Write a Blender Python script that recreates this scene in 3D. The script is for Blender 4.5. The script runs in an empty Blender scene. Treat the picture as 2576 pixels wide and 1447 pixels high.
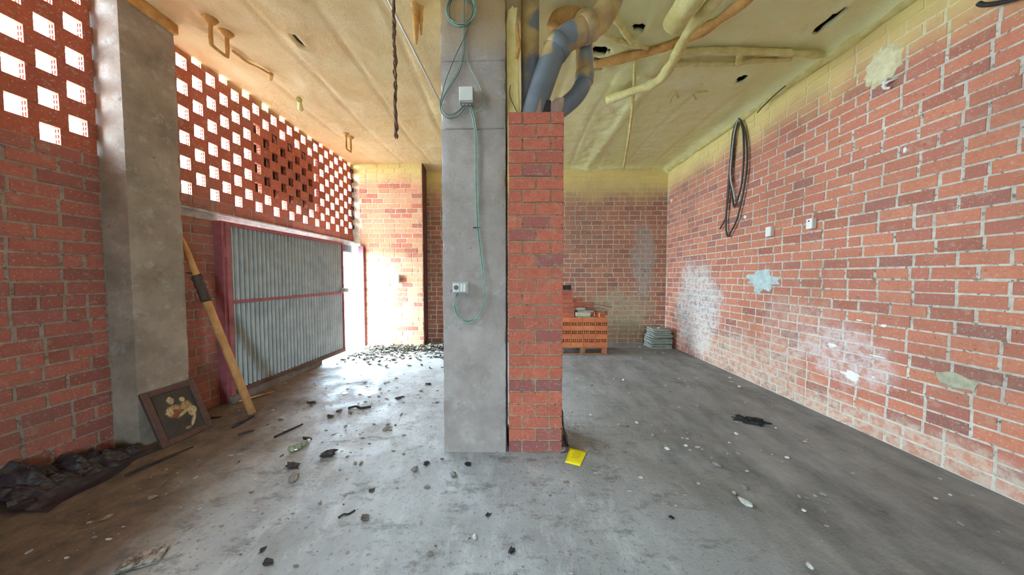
import bpy, bmesh, math, random
from mathutils import Vector, Matrix, noise, Euler

random.seed(7)
S = bpy.context.scene
COL = S.collection
PI = math.pi

# ------------------------------------------------------------------ camera
W, H, F = 2576.0, 1447.0, 723.5
CAM = Vector((0, 0, 1.57))
YAW, PITCH = math.radians(0.8), math.radians(-2.25)
cd = bpy.data.cameras.new('camera')
cd.sensor_fit = 'HORIZONTAL'; cd.sensor_width = 36.0; cd.lens = F / W * 36.0
cd.clip_start = 0.05; cd.clip_end = 300
cam = bpy.data.objects.new('camera', cd)
cam.location = CAM
cam.rotation_euler = (PI / 2 + PITCH, 0, YAW)
COL.objects.link(cam)
S.camera = cam
CR = cam.rotation_euler.to_matrix()

# ------------------------------------------------------------------ world and light
SKY = 135.0
wd = bpy.data.worlds.new('world'); S.world = wd; wd.use_nodes = True
bg = wd.node_tree.nodes['Background']
bg.inputs[0].default_value = (0.58, 0.82, 1.0, 1); bg.inputs[1].default_value = SKY
S.view_settings.view_transform = 'Standard'
S.view_settings.look = 'None'
S.view_settings.exposure = -0.24
S.view_settings.gamma = 1.0
S.view_settings.use_curve_mapping = False
try:
    S.cycles.use_denoising = True
    S.cycles.max_bounces = 4
    S.cycles.diffuse_bounces = 4
    S.cycles.glossy_bounces = 2
    S.cycles.caustics_reflective = False
    S.cycles.caustics_refractive = False
    S.cycles.adaptive_threshold = 0.08
    S.cycles.sample_clamp_indirect = 8
except Exception:
    pass

def portal(name, loc, rot, sx, sy):
    l = bpy.data.lights.new(name, 'AREA'); l.shape = 'RECTANGLE'; l.size = sx; l.size_y = sy
    l.cycles.is_portal = True
    o = bpy.data.objects.new(name, l); o.location = loc; o.rotation_euler = rot
    o['kind'] = 'helper'
    COL.objects.link(o)
    return o
XL, XR, YB, YP, ZC = -3.65, 3.49, 6.74, 6.44, 4.07     # left wall, right wall, back wall, pier face, ceiling
YREAR = -4.2
# daylight enters by the open doorway, the two pierced screens and an added rear entrance
portal('doorway_portal', (-3.82, 6.0, 1.1), (0, -PI / 2, 0), 2.3, 0.9)
portal('screen_portal', (-3.80, 4.7, 3.3), (0, -PI / 2, 0), 1.7, 3.6)
portal('near_screen_portal', (-3.80, 1.4, 3.35), (0, -PI / 2, 0), 1.6, 2.6)
portal('added_entrance_portal', (1.2, YREAR - 0.2, 1.05), (PI / 2, 0, 0), 0.7, 2.1)

# ------------------------------------------------------------------ pixel helpers (frame 2576 x 1447)
def ray(x, y):
    return (CR @ Vector(((x - W / 2) / F, -(y - H / 2) / F, -1.0)))
def on(x, y, X=None, Y=None, Z=None):
    d = ray(x, y)
    if X is not None: t = (X - CAM.x) / d.x
    elif Y is not None: t = (Y - CAM.y) / d.y
    else: t = (Z - CAM.z) / d.z
    return CAM + d * t
def proj(p):
    v = CR.transposed() @ (Vector(p) - CAM)
    if v.z > -0.05: return None
    return (W / 2 + F * v.x / -v.z, H / 2 - F * v.y / -v.z, -v.z)

# ------------------------------------------------------------------ tagging
def tag(o, label=None, cat=None, group=None, kind=None):
    if label: o['label'] = label
    if cat: o['category'] = cat
    if group: o['group'] = group
    if kind: o['kind'] = kind
    return o
def empty(name, loc=(0, 0, 0), label=None, cat=None, group=None, kind=None):
    o = bpy.data.objects.new(name, None); o.location = loc; o.empty_display_size = 0.05
    COL.objects.link(o)
    return tag(o, label, cat, group, kind)
def link(name, me, parent=None, mat=None, loc=None):
    if mat is not None and not me.materials: me.materials.append(mat)
    o = bpy.data.objects.new(name, me); COL.objects.link(o)
    if loc is not None: o.location = loc
    if parent is not None:
        o.parent = parent
        if loc is None: o.matrix_parent_inverse = Matrix.Translation(parent.location).inverted() if parent.rotation_euler[:] == (0, 0, 0) else (Matrix.Translation(parent.location) @ parent.rotation_euler.to_matrix().to_4x4()).inverted()
    return o

class MB:
    def __init__(s): s.v = []; s.f = []
    def add(s, vs, fs, M=None):
        n = len(s.v)
        s.v += [tuple(M @ Vector(p)) if M is not None else tuple(p) for p in vs]
        s.f += [tuple(i + n for i in f) for f in fs]
        return s
    def box(s, x0, x1, y0, y1, z0, z1, M=None):
        vs = [(x0, y0, z0), (x1, y0, z0), (x1, y1, z0), (x0, y1, z0), (x0, y0, z1), (x1, y0, z1), (x1, y1, z1), (x0, y1, z1)]
        return s.add(vs, [(0, 3, 2, 1), (4, 5, 6, 7), (0, 1, 5, 4), (1, 2, 6, 5), (2, 3, 7, 6), (3, 0, 4, 7)], M)
    def tube(s, pts, r, seg=8, cap=True):
        pts = [Vector(p) for p in pts]
        n = len(pts); rs = r if isinstance(r, (list, tuple)) else [r] * n
        t0 = (pts[1] - pts[0]).normalized()
        a = t0.orthogonal().normalized(); vs = []; fs = []
        for i in range(n):
            t = ((pts[min(i + 1, n - 1)] - pts[max(i - 1, 0)])).normalized()
            a = (a - t * a.dot(t)).normalized(); b = t.cross(a)
            for k in range(seg):
                q = 2 * PI * k / seg
                vs.append(pts[i] + (a * math.cos(q) + b * math.sin(q)) * rs[i])
        for i in range(n - 1):
            for k in range(seg):
                k2 = (k + 1) % seg
                fs.append((i * seg + k, i * seg + k2, (i + 1) * seg + k2, (i + 1) * seg + k))
        if cap:
            fs.append(tuple(range(seg))[::-1]); fs.append(tuple((n - 1) * seg + k for k in range(seg)))
        return s.add(vs, fs)
    def cyl(s, c, axis, r, h, seg=20):
        c = Vector(c); ax = Vector(axis).normalized()
        return s.tube([c, c + ax * h], r, seg)
    def mesh(s, name, smooth=False):
        me = bpy.data.meshes.new(name); me.from_pydata(s.v, [], s.f); me.update()
        if smooth:
            for p in me.polygons: p.use_smooth = True
        return me
    def build(s, name, mat, parent=None, smooth=False, bevel=0):
        me = s.mesh(name, smooth)
        o = link(name, me, parent, mat)
        if bevel:
            m = o.modifiers.new('bevel', 'BEVEL'); m.width = bevel; m.segments = 2; m.limit_method = 'ANGLE'
        return o

def smooth_path(pts, n=6):
    """Catmull-Rom through the points"""
    P = [Vector(p) for p in pts]; out = []
    for i in range(len(P) - 1):
        p0 = P[max(i - 1, 0)]; p1 = P[i]; p2 = P[i + 1]; p3 = P[min(i + 2, len(P) - 1)]
        for k in range(n):
            t = k / n
            out.append(0.5 * ((2 * p1) + (p2 - p0) * t + (2 * p0 - 5 * p1 + 4 * p2 - p3) * t * t + (3 * p1 - p0 - 3 * p2 + p3) * t ** 3))
    out.append(P[-1])
    return out
def N3(x, y, z): return noise.noise(Vector((x, y, z)))

# ------------------------------------------------------------------ materials
def srgb(r, g, b):
    f = lambda c: (c / 12.92 if c <= 0.04045 else ((c + 0.055) / 1.055) ** 2.4)
    return (f(r / 255), f(g / 255), f(b / 255), 1)
class NT:
    def __init__(s, name, rough=0.85, metal=0.0, spec=0.3):
        s.cache = {}
        s.m = bpy.data.materials.new(name); s.m.use_nodes = True
        s.t = s.m.node_tree; s.n = s.t.nodes; s.l = s.t.links
        s.p = s.n['Principled BSDF']
        s.p.inputs['Roughness'].default_value = rough; s.p.inputs['Metallic'].default_value = metal
        s.p.inputs['Specular IOR Level'].default_value = spec
        s.geo = s.n.new('ShaderNodeNewGeometry'); s.tc = s.n.new('ShaderNodeTexCoord'); s.oi = s.n.new('ShaderNodeObjectInfo')
    def put(s, sock, v):
        if v is None: return
        if hasattr(v, 'is_output'): s.l.new(v, sock)
        else: sock.default_value = v
    def noise(s, scale, vec=None, detail=4, rough=0.55, out='Fac', stretch=None):
        key = (scale, min(detail, 5), rough, out, stretch, vec is None)
        if vec is None and key in s.cache: return s.cache[key]
        isdef = vec is None
        vec = vec if vec is not None else s.geo.outputs['Position']
        if stretch:
            mp = s.n.new('ShaderNodeMapping'); mp.inputs['Scale'].default_value = stretch
            if len(stretch) == 3: s.l.new(vec, mp.inputs['Vector']); vec = mp.outputs[0]
        t = s.n.new('ShaderNodeTexNoise'); s.l.new(vec, t.inputs['Vector'])
        t.inputs['Scale'].default_value = scale; t.inputs['Detail'].default_value = min(detail, 5); t.inputs['Roughness'].default_value = rough
        if isdef: s.cache[key] = t.outputs[out]
        return t.outputs[out]
    def ramp(s, v, a, b, lo=0.0, hi=1.0):
        r = s.n.new('ShaderNodeMapRange'); r.clamp = True; r.interpolation_type = 'SMOOTHSTEP'
        s.put(r.inputs[0], v); r.inputs[1].default_value = a; r.inputs[2].default_value = b; r.inputs[3].default_value = lo; r.inputs[4].default_value = hi
        return r.outputs[0]
    def cramp(s, v, stops, mode='LINEAR'):
        r = s.n.new('ShaderNodeValToRGB'); s.put(r.inputs[0], v); e = r.color_ramp; e.interpolation = mode
        while len(e.elements) < len(stops): e.elements.new(0.5)
        for k, (p, c) in enumerate(stops): e.elements[k].position = p; e.elements[k].color = c
        return r.outputs[0]
    def math(s, op, a, b=0.0, c=None):
        m = s.n.new('ShaderNodeMath'); m.operation = op; s.put(m.inputs[0], a); s.put(m.inputs[1], b)
        if c is not None: s.put(m.inputs[2], c)
        return m.outputs[0]
    def mix(s, f, a, b, mode='MIX'):
        m = s.n.new('ShaderNodeMix'); m.data_type = 'RGBA'; m.blend_type = mode
        s.put(m.inputs['Factor'], f); s.put(m.inputs[6], a); s.put(m.inputs[7], b)
        return m.outputs[2]
    def sep(s, v=None):
        x = s.n.new('ShaderNodeSeparateXYZ'); s.l.new(v if v is not None else s.geo.outputs['Position'], x.inputs[0]); return x.outputs
    def blob(s, c, r, nscale=4.0, namt=0.5, soft=0.25):
        """1 inside an uneven ellipsoid round c with radii r"""
        vm = s.n.new('ShaderNodeVectorMath'); vm.operation = 'SUBTRACT'; s.l.new(s.geo.outputs['Position'], vm.inputs[0]); vm.inputs[1].default_value = c
        dv = s.n.new('ShaderNodeVectorMath'); dv.operation = 'DIVIDE'; s.l.new(vm.outputs[0], dv.inputs[0]); dv.inputs[1].default_value = r
        ln = s.n.new('ShaderNodeVectorMath'); ln.operation = 'LENGTH'; s.l.new(dv.outputs[0], ln.inputs[0])
        d = s.math('MULTIPLY_ADD', s.noise(nscale, None, 8, 0.72), 3.2 * namt, s.math('SUBTRACT', ln.outputs['Value'], 1.6 * namt))
        body = s.ramp(d, 1 + soft, 1 - soft)
        return s.math('MULTIPLY', body, s.ramp(s.noise(nscale * 4.3, None, 6, 0.7), 0.38, 0.58, 0.25, 1.0))
    def bump(s, h, strength=0.3, dist=0.01):
        b = s.n.new('ShaderNodeBump'); b.inputs['Strength'].default_value = strength; b.inputs['Distance'].default_value = dist
        s.put(b.inputs['Height'], h); s.l.new(b.outputs[0], s.p.inputs['Normal'])
    def done(s, col): s.put(s.p.inputs['Base Color'], col); return s.m

def simple(name, col, rough=0.7, metal=0.0, var=0.25, scale=12, bump=0.0, bscale=60, spec=0.3, obj=False, stretch=None):
    t = NT(name, rough, metal, spec)
    v = t.tc.outputs['Object'] if obj else t.geo.outputs['Position']
    n = t.noise(scale, v, 5, stretch=stretch)
    dark = tuple(c * (1 - var) for c in col[:3]) + (1,); lite = tuple(min(1, c * (1 + var)) for c in col[:3]) + (1,)
    c = t.cramp(n, [(0.3, dark), (0.7, lite)])
    if bump: t.bump(t.noise(bscale, v, 4), bump, 0.01)
    return t.done(c)

FOAM = srgb(232, 208, 136)
def island_random(t):
    r = t.math('FRACT', t.math('ADD', t.oi.outputs['Random'], t.geo.outputs['Random Per Island']))
    return r
def masonry(name, stops, masks=(), overspray=None, rough=0.9, brick=True, grime=0.35, tintamt=1.0):
    """brick or mortar colour; masks = [(centre, radii, colour, amount, noise scale)], overspray = (z0, z1) of the sprayed yellow foam"""
    t = NT(name, rough, 0, 0.2)
    if brick:
        c = t.cramp(island_random(t), stops)
        streak = t.noise(35, None, 4, 0.6)
        c = t.mix(t.ramp(streak, 0.42, 0.66, 0, 0.55), c, tuple(x * 0.72 for x in stops[len(stops) // 2][1][:3]) + (1,))
        c = t.mix(t.ramp(t.noise(62, None, 3), 0.60, 0.68, 0, 0.6), c, srgb(196, 174, 152))
        c = t.mix(t.ramp(t.noise(11, None, 6, 0.75), 0.55, 0.67, 0, 0.30), c, srgb(184, 166, 148))
        c = t.mix(t.ramp(t.noise(17, None, 4, 0.7), 0.64, 0.70, 0, 0.55), c, srgb(84, 62, 56))
    else:
        c = t.cramp(t.noise(22, None, 5), stops)
        c = t.mix(t.ramp(t.noise(30, None, 4, 0.6), 0.57, 0.64, 0, 0.75), c, srgb(84, 70, 60))
    c = t.mix(t.ramp(t.noise(1.1, None, 5, 0.6), 0.45, 0.75, 0, grime), c, srgb(120, 92, 78))
    for cen, rad, colr, amt, ns in masks:
        c = t.mix(t.math('MULTIPLY', t.blob(cen, rad, 3.0, 0.55, 0.3), amt), c, colr)
    if overspray:
        z = t.sep()[2]
        zz = t.math('MULTIPLY_ADD', t.noise(1.7, None, 4), 0.55, t.math('SUBTRACT', z, 0.27))
        c = t.mix(t.ramp(zz, overspray[0], overspray[1], 0, 0.93), c, FOAM)
    h = t.noise(90, None, 2, 0.6)
    t.bump(h, 0.45, 0.006)
    return t.done(c)

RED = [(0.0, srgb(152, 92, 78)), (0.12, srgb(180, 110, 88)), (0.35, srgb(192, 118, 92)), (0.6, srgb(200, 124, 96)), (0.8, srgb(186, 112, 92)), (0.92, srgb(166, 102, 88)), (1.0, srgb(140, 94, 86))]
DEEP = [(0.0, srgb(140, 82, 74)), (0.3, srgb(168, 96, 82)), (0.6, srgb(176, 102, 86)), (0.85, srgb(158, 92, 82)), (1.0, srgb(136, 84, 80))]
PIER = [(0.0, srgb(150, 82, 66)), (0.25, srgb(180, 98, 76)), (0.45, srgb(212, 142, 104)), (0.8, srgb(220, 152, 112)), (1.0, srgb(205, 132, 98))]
MORT = [(0.3, srgb(176, 162, 146)), (0.7, srgb(214, 202, 186))]
# whitewash and lime stains of the right wall
WASH = [((XR, 5.6, 0.95), (0.3, 0.62, 0.85), srgb(205, 205, 198), 0.80, 2.2),
        ((XR, 4.45, 0.25), (0.3, 1.1, 0.42), srgb(205, 190, 170), 0.55, 3.0),
        ((XR, 3.1, 0.72), (0.3, 0.42, 0.30), srgb(225, 215, 210), 0.50, 6.0),
        ((XR, 2.4, 0.05), (0.3, 1.6, 0.20), srgb(205, 190, 170), 0.6, 4.0),
        ((XR, 3.6, 0.95), (0.3, 0.5, 0.35), srgb(210, 190, 175), 0.32, 7.0)]
WASHB = [((2.4, YB, 0.75), (0.75, 0.3, 0.45), srgb(165, 155, 125), 0.75, 3.0),
         ((2.95, YB, 1.9), (0.25, 0.3, 0.9), srgb(160, 165, 155), 0.55, 5.0),
         ((2.3, YB, 0.2), (0.8, 0.3, 0.30), srgb(120, 104, 74), 0.7, 3.0)]
M_BR_R = masonry('brick_right', RED, WASH, (3.35, 3.95))
M_MO_R = masonry('mortar_right', MORT, WASH, (3.35, 3.95), brick=False)
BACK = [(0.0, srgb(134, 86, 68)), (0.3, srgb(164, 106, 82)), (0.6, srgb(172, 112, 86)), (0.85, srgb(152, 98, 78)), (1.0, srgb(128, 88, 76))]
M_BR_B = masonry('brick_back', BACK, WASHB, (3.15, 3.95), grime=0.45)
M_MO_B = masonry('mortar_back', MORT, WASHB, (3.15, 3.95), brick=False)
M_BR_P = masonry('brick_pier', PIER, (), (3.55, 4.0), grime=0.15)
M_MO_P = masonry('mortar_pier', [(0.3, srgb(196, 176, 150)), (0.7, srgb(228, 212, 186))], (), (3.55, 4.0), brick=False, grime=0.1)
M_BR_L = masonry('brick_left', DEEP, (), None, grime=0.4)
M_MO_L = masonry('mortar_left', [(0.3, srgb(140, 120, 108)), (0.7, srgb(172, 152, 138))], (), None, brick=False)
M_BR_C = masonry('brick_casing', [(0.0, srgb(140, 86, 82)), (0.15, srgb(180, 96, 76)), (0.5, srgb(194, 106, 82)), (0.8, srgb(180, 96, 78)), (0.9, srgb(150, 86, 80)), (1.0, srgb(134, 88, 86))], (), None, grime=0.3)
M_MO_C = masonry('mortar_casing', [(0.3, srgb(150, 132, 102)), (0.7, srgb(182, 164, 132))], (), None, brick=False)
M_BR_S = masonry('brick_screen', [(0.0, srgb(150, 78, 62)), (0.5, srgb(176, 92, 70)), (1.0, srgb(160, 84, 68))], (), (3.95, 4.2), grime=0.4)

def concrete(name, a, b, spray=None, warm=0.0):
    t = NT(name, 0.92, 0, 0.2)
    c = t.cramp(t.noise(3.0, None, 8, 0.65), [(0.3, a), (0.7, b)])
    c = t.mix(t.ramp(t.noise(24, None, 5, 0.72), 0.60, 0.68, 0, 0.65), c, tuple(x * 0.45 for x in a[:3]) + (1,))
    c = t.mix(t.ramp(t.noise(7, None, 8, 0.75), 0.50, 0.70, 0, 0.34), c, srgb(200, 194, 190))
    z = t.sep()[2]
    if spray:
        zz = t.math('MULTIPLY_ADD', t.noise(2.2, None, 4), 0.7, t.math('SUBTRACT', z, 0.35))
        c = t.mix(t.ramp(zz, spray[0], spray[1], 0, 0.75), c, srgb(165, 130, 78))
    t.bump(t.noise(40, None, 6, 0.7), 0.5, 0.008)
    return t.done(c)
M_PILLAR = concrete('concrete_pillar', srgb(146, 132, 126), srgb(182, 168, 160), (3.32, 3.85))
M_COLUMN = concrete('concrete_column', srgb(128, 112, 98), srgb(172, 156, 142))

# floor: worn grey screed, brown dirt and the shade beside the door light painted in at left
t = NT('floor_screed', 0.62, 0, 0.35)
c = t.cramp(t.noise(1.3, None, 9, 0.68), [(0.28, srgb(136, 134, 132)), (0.5, srgb(164, 163, 161)), (0.72, srgb(190, 190, 188))])
c = t.mix(t.ramp(t.noise(5.5, None, 8, 0.76, stretch=(1, 0.45, 1)), 0.50, 0.64, 0, 0.6), c, srgb(192, 191, 188))
c = t.mix(t.ramp(t.noise(6.5, None, 8, 0.78, stretch=(0.5, 1, 1)), 0.52, 0.66, 0, 0.6), c, srgb(92, 88, 85))
c = t.mix(t.ramp(t.noise(34, None, 5, 0.75), 0.56, 0.66, 0, 0.6), c, srgb(80, 76, 74))
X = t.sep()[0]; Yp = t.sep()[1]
soil_shade = t.math('ADD', t.math('MULTIPLY_ADD', t.noise(1.6, None, 6, 0.6), 1.3, -0.65), t.math('MULTIPLY_ADD', Yp, 0.24, X))
c = t.mix(t.ramp(soil_shade, -1.55, -2.05, 0, 0.92), c, t.cramp(t.noise(7, None, 7, 0.7), [(0.3, srgb(58, 46, 38)), (0.7, srgb(122, 100, 82))]))
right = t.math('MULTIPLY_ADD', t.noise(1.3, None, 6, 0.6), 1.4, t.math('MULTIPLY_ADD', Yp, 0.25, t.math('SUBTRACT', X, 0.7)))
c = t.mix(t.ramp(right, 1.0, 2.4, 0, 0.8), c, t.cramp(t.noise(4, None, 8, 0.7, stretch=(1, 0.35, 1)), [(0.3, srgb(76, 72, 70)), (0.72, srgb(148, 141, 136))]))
rg = t.ramp(t.noise(3, None, 5), 0.35, 0.7, 0.5, 0.85); t.put(t.p.inputs['Roughness'], rg)
t.bump(t.math('MULTIPLY_ADD', t.noise(60, None, 5, 0.75), 0.5, t.noise(12, None, 7, 0.7)), 0.55, 0.02)
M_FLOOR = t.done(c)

# sprayed polyurethane foam, more orange towards the left
t = NT('ceiling_foam', 0.9, 0, 0.2)
X = t.sep()[0]
tan_yellow = t.ramp(t.math('MULTIPLY_ADD', t.noise(0.6, None, 4), 2.4, t.math('SUBTRACT', X, 1.2)), -2.2, 1.6)
c = t.mix(tan_yellow, t.cramp(t.noise(2.2, None, 6), [(0.3, srgb(228, 190, 134)), (0.7, srgb(242, 214, 164))]), t.cramp(t.noise(2.2, None, 6), [(0.3, srgb(234, 228, 162)), (0.7, srgb(246, 240, 190))]))
c = t.mix(t.ramp(t.noise(5, None, 6, 0.7), 0.6, 0.78, 0, 0.35), c, srgb(190, 140, 84))
t.bump(t.math('MULTIPLY_ADD', t.noise(75, None, 4, 0.6), 0.5, t.noise(18, None, 6, 0.7)), 0.6, 0.02)
M_CEIL = t.done(c)
def foam(name, a, b, bump=0.8):
    t = NT(name, 0.9, 0, 0.2)
    c = t.cramp(t.noise(9, None, 6), [(0.3, a), (0.7, b)])
    t.bump(t.math('MULTIPLY_ADD', t.noise(90, None, 4), 0.5, t.noise(25, None, 5)), bump, 0.02)
    return t.done(c)
M_FOAM = foam('foam_yellow', srgb(210, 190, 118), srgb(236, 220, 156))
M_FOAMO = foam('foam_orange', srgb(186, 130, 70), srgb(222, 172, 104))
M_PLANK = foam('foam_plank', srgb(224, 196, 120), srgb(242, 222, 160), 0.5)
M_DARK = simple('void_dark', srgb(38, 32, 28), 0.95)
M_GALV = simple('galvanised_sheet', srgb(178, 182, 180), 0.55, 0.25, 0.16, 6, 0.15, 40)
M_GFRAME = simple('gate_red_paint', srgb(150, 84, 88), 0.6, 0, 0.22, 14, 0.2, 60)
M_STEEL = simple('rusty_lintel', srgb(112, 96, 88), 0.7, 0.2, 0.3, 10, 0.3, 50)
M_PALE = simple('pale_lintel_edge', srgb(168, 158, 150), 0.7, 0.1, 0.3, 12, 0.3, 50)
M_DOORDARK = simple('dark_transom', srgb(62, 60, 66), 0.7)
M_WHITE = simple('white_plastic', srgb(232, 226, 218), 0.45, 0, 0.05, 6)
M_GREYP = simple('grey_plastic', srgb(176, 170, 166), 0.5, 0, 0.08, 20)
M_BLACK = simple('black_hole', srgb(28, 26, 26), 0.6)
M_GREEN = simple('green_cable', srgb(150, 176, 156), 0.5, 0, 0.2, 30)
M_GREEN2 = simple('dark_green_cable', srgb(88, 108, 98), 0.5, 0, 0.2, 30)
M_CABLE = simple('black_cable', srgb(58, 48, 44), 0.5, 0, 0.3, 25)
M_CABLEG = simple('grey_cable', srgb(190, 186, 176), 0.45, 0, 0.2, 25)
t = NT('pvc_pipe', 0.42, 0, 0.45)      # grey drain pipe, blotched with overspray
c = t.cramp(t.noise(4, None, 5), [(0.3, srgb(92, 94, 102)), (0.7, srgb(124, 126, 134))])
zz = t.math('MULTIPLY_ADD', t.noise(4.5, None, 3, 0.4), 1.4, t.math('SUBTRACT', t.sep()[2], 0.7))
c = t.mix(t.ramp(zz, 3.36, 3.62, 0, 0.85), c, t.cramp(t.noise(6, None, 4), [(0.3, srgb(150, 108, 62)), (0.7, srgb(214, 180, 112))]))
c = t.mix(t.ramp(t.noise(3.1, None, 2, 0.4), 0.55, 0.62, 0, 1.0), c, srgb(112, 114, 122))
M_PVC = t.done(c)
M_CLAY = simple('broken_clay', srgb(140, 112, 98), 0.9, 0, 0.35, 14, 0.5, 40)
t = NT('pole_wood', 0.7, 0, 0.3)
c = t.cramp(t.noise(14, None, 6, 0.6, stretch=(1, 1, 0.3)), [(0.3, srgb(168, 116, 70)), (0.7, srgb(206, 158, 104))])
c = t.mix(t.ramp(t.noise(17, None, 5, 0.7), 0.60, 0.68, 0, 0.8), c, srgb(214, 200, 184))
t.bump(t.noise(60, None, 4), 0.3, 0.01); M_POLE = t.done(c)
M_TAPE = simple('dark_tape', srgb(70, 56, 50), 0.7, 0, 0.5, 60, 0.5, 80)
M_FRAME = simple('picture_frame_wood', srgb(86, 62, 56), 0.55, 0, 0.25, 20, 0.2, 60)
M_HOLLOW = masonry('hollow_brick_clay', [(0.0, srgb(196, 104, 66)), (0.5, srgb(216, 126, 80)), (1.0, srgb(204, 112, 74))], (), None, grime=0.15)
M_OLDBR = masonry('old_brick_clay', [(0.0, srgb(150, 84, 66)), (0.5, srgb(190, 104, 76)), (1.0, srgb(164, 96, 84))], (), None, grime=0.2)
M_WOOD = simple('pallet_wood', srgb(150, 104, 72), 0.85, 0, 0.3, 10, 0.3, 50)
M_SLAB = simple('grey_slab', srgb(140, 138, 124), 0.9, 0, 0.25, 14, 0.4, 50)
M_CREAM = simple('cream_block', srgb(190, 180, 148), 0.9, 0, 0.2, 14, 0.4, 50)
M_STONE = simple('pale_rubble', srgb(196, 190, 180), 0.95, 0, 0.25, 30, 0.5, 70)
M_STONEG = simple('grey_rubble', srgb(132, 124, 116), 0.95, 0, 0.3, 30, 0.5, 70)
M_STONED = simple('dark_clod', srgb(58, 50, 50), 0.95, 0, 0.4, 30, 0.5, 70)
M_RAG = simple('black_cloth', srgb(34, 32, 32), 0.85, 0, 0.4, 30, 0.6, 60)
M_BIN = simple('black_plastic_sheet', srgb(44, 38, 44), 0.42, 0, 0.4, 8, 0.3, 30, spec=0.5)
M_PAPER = simple('printed_paper', srgb(150, 142, 132), 0.85, 0, 0.55, 22)
M_PATCHB = simple('pale_blue_plaster', srgb(186, 196, 190), 0.95, 0, 0.2, 18, 0.8, 50)
M_PATCHW = simple('white_plaster', srgb(236, 228, 220), 0.95, 0, 0.12, 18, 0.8, 50)
M_PATCHG = simple('grey_green_mortar', srgb(168, 160, 134), 0.95, 0, 0.2, 18, 0.8, 50)
M_RUST = simple('rusty_chain', srgb(96, 66, 48), 0.85, 0, 0.45, 40, 0.5, 80)
M_ALU = simple('bright_conduit', srgb(226, 222, 216), 0.35, 0.4, 0.08, 10)
M_OUT = simple('outside_paving', srgb(200, 196, 188), 0.9)
M_ROOF = simple('slab_concrete', srgb(120, 112, 104), 0.95)
M_RUBBER = simple('black_rubber', srgb(40, 36, 34), 0.7)
def leafmat(name, c0, c1):
    t = NT(name, 0.8, 0, 0.25); return t.done(t.mix(island_random(t), c0, c1))
M_LEAF = leafmat('dry_leaf', srgb(52, 44, 38), srgb(150, 138, 120))
M_GRIT = leafmat('grit', srgb(96, 88, 82), srgb(186, 178, 168))

# ------------------------------------------------------------------ bricks
_bc = {}
def brick_data(w, h, d=0.03, var=0, mat=None):
    """brick face w x h, local x along the wall, y out of it, front at y = 0; chamfered, slightly uneven"""
    key = (round(w, 3), round(h, 3), d, var, mat.name)
    if key in _bc: return _bc[key]
    rnd = random.Random(hash((key[0], key[1], var)) & 0xffff)
    j = lambda a: rnd.uniform(-a, a)
    c = 0.003; cx, cz = w / 2, h / 2
    back = [(-cx, -d, -cz), (cx, -d, -cz), (cx, -d, cz), (-cx, -d, cz)]
    mid = [(x, -c, z) for x, _, z in back]
    fr = []
    for sx, sz in ((-1, -1), (0, -1), (1, -1), (1, 1), (0, 1), (-1, 1)):
        fr.append((sx * (cx - c) + j(0.003), j(0.0015), sz * (cz - c) + j(0.0025)))
    vs = back + mid + fr
    fs = [(0, 1, 5, 4), (1, 2, 6, 5), (2, 3, 7, 6), (3, 0, 4, 7),
          (4, 5, 10 - 2, 9, 8), (5, 6, 11, 10), (6, 7, 13, 12, 11), (7, 4, 8, 13), (8, 9, 12, 13), (9, 10, 11, 12)]
    fs[4] = (4, 5, 10, 9, 8)
    me = bpy.data.meshes.new('brick'); me.from_pydata(vs, [], [f[::-1] for f in fs]); me.update(); me.materials.append(mat)
    _bc[key] = me
    return me

def frame(n):
    n = Vector(n); v = Vector((0, 0, 1)); u = n.cross(v)
    return Matrix(((u.x, n.x, v.x, 0), (u.y, n.y, v.y, 0), (u.z, n.z, v.z, 0), (0, 0, 0, 1)))

def layout(u0, u1, v0, v1, course=0.11, L=0.25, joint=0.016, heads=0.10, seed=0, fixed=None):
    """courses of stretchers with the odd header -> list of (u, v, w, h)"""
    rnd = random.Random(seed); out = []
    n = int(round((v1 - v0) / course)); ch = (v1 - v0) / n
    for r in range(n):
        v = v0 + (r + 0.5) * ch
        u = u0 - (L / 2 if r % 2 else 0) - rnd.uniform(0, 0.03)
        while u < u1 - 0.02:
            l = L if rnd.random() > heads else L / 2
            a, b = max(u, u0), min(u + l, u1)
            if b - a > 0.045:
                w = b - a - joint - (rnd.uniform(0, 0.006))
                w = round(w / 0.006) * 0.006 if w < L - joint - 0.012 else round(w, 2)
                out.append(((a + b) / 2, v + rnd.uniform(-0.002, 0.002), w, ch - joint))
            u += l
    return out

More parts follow.
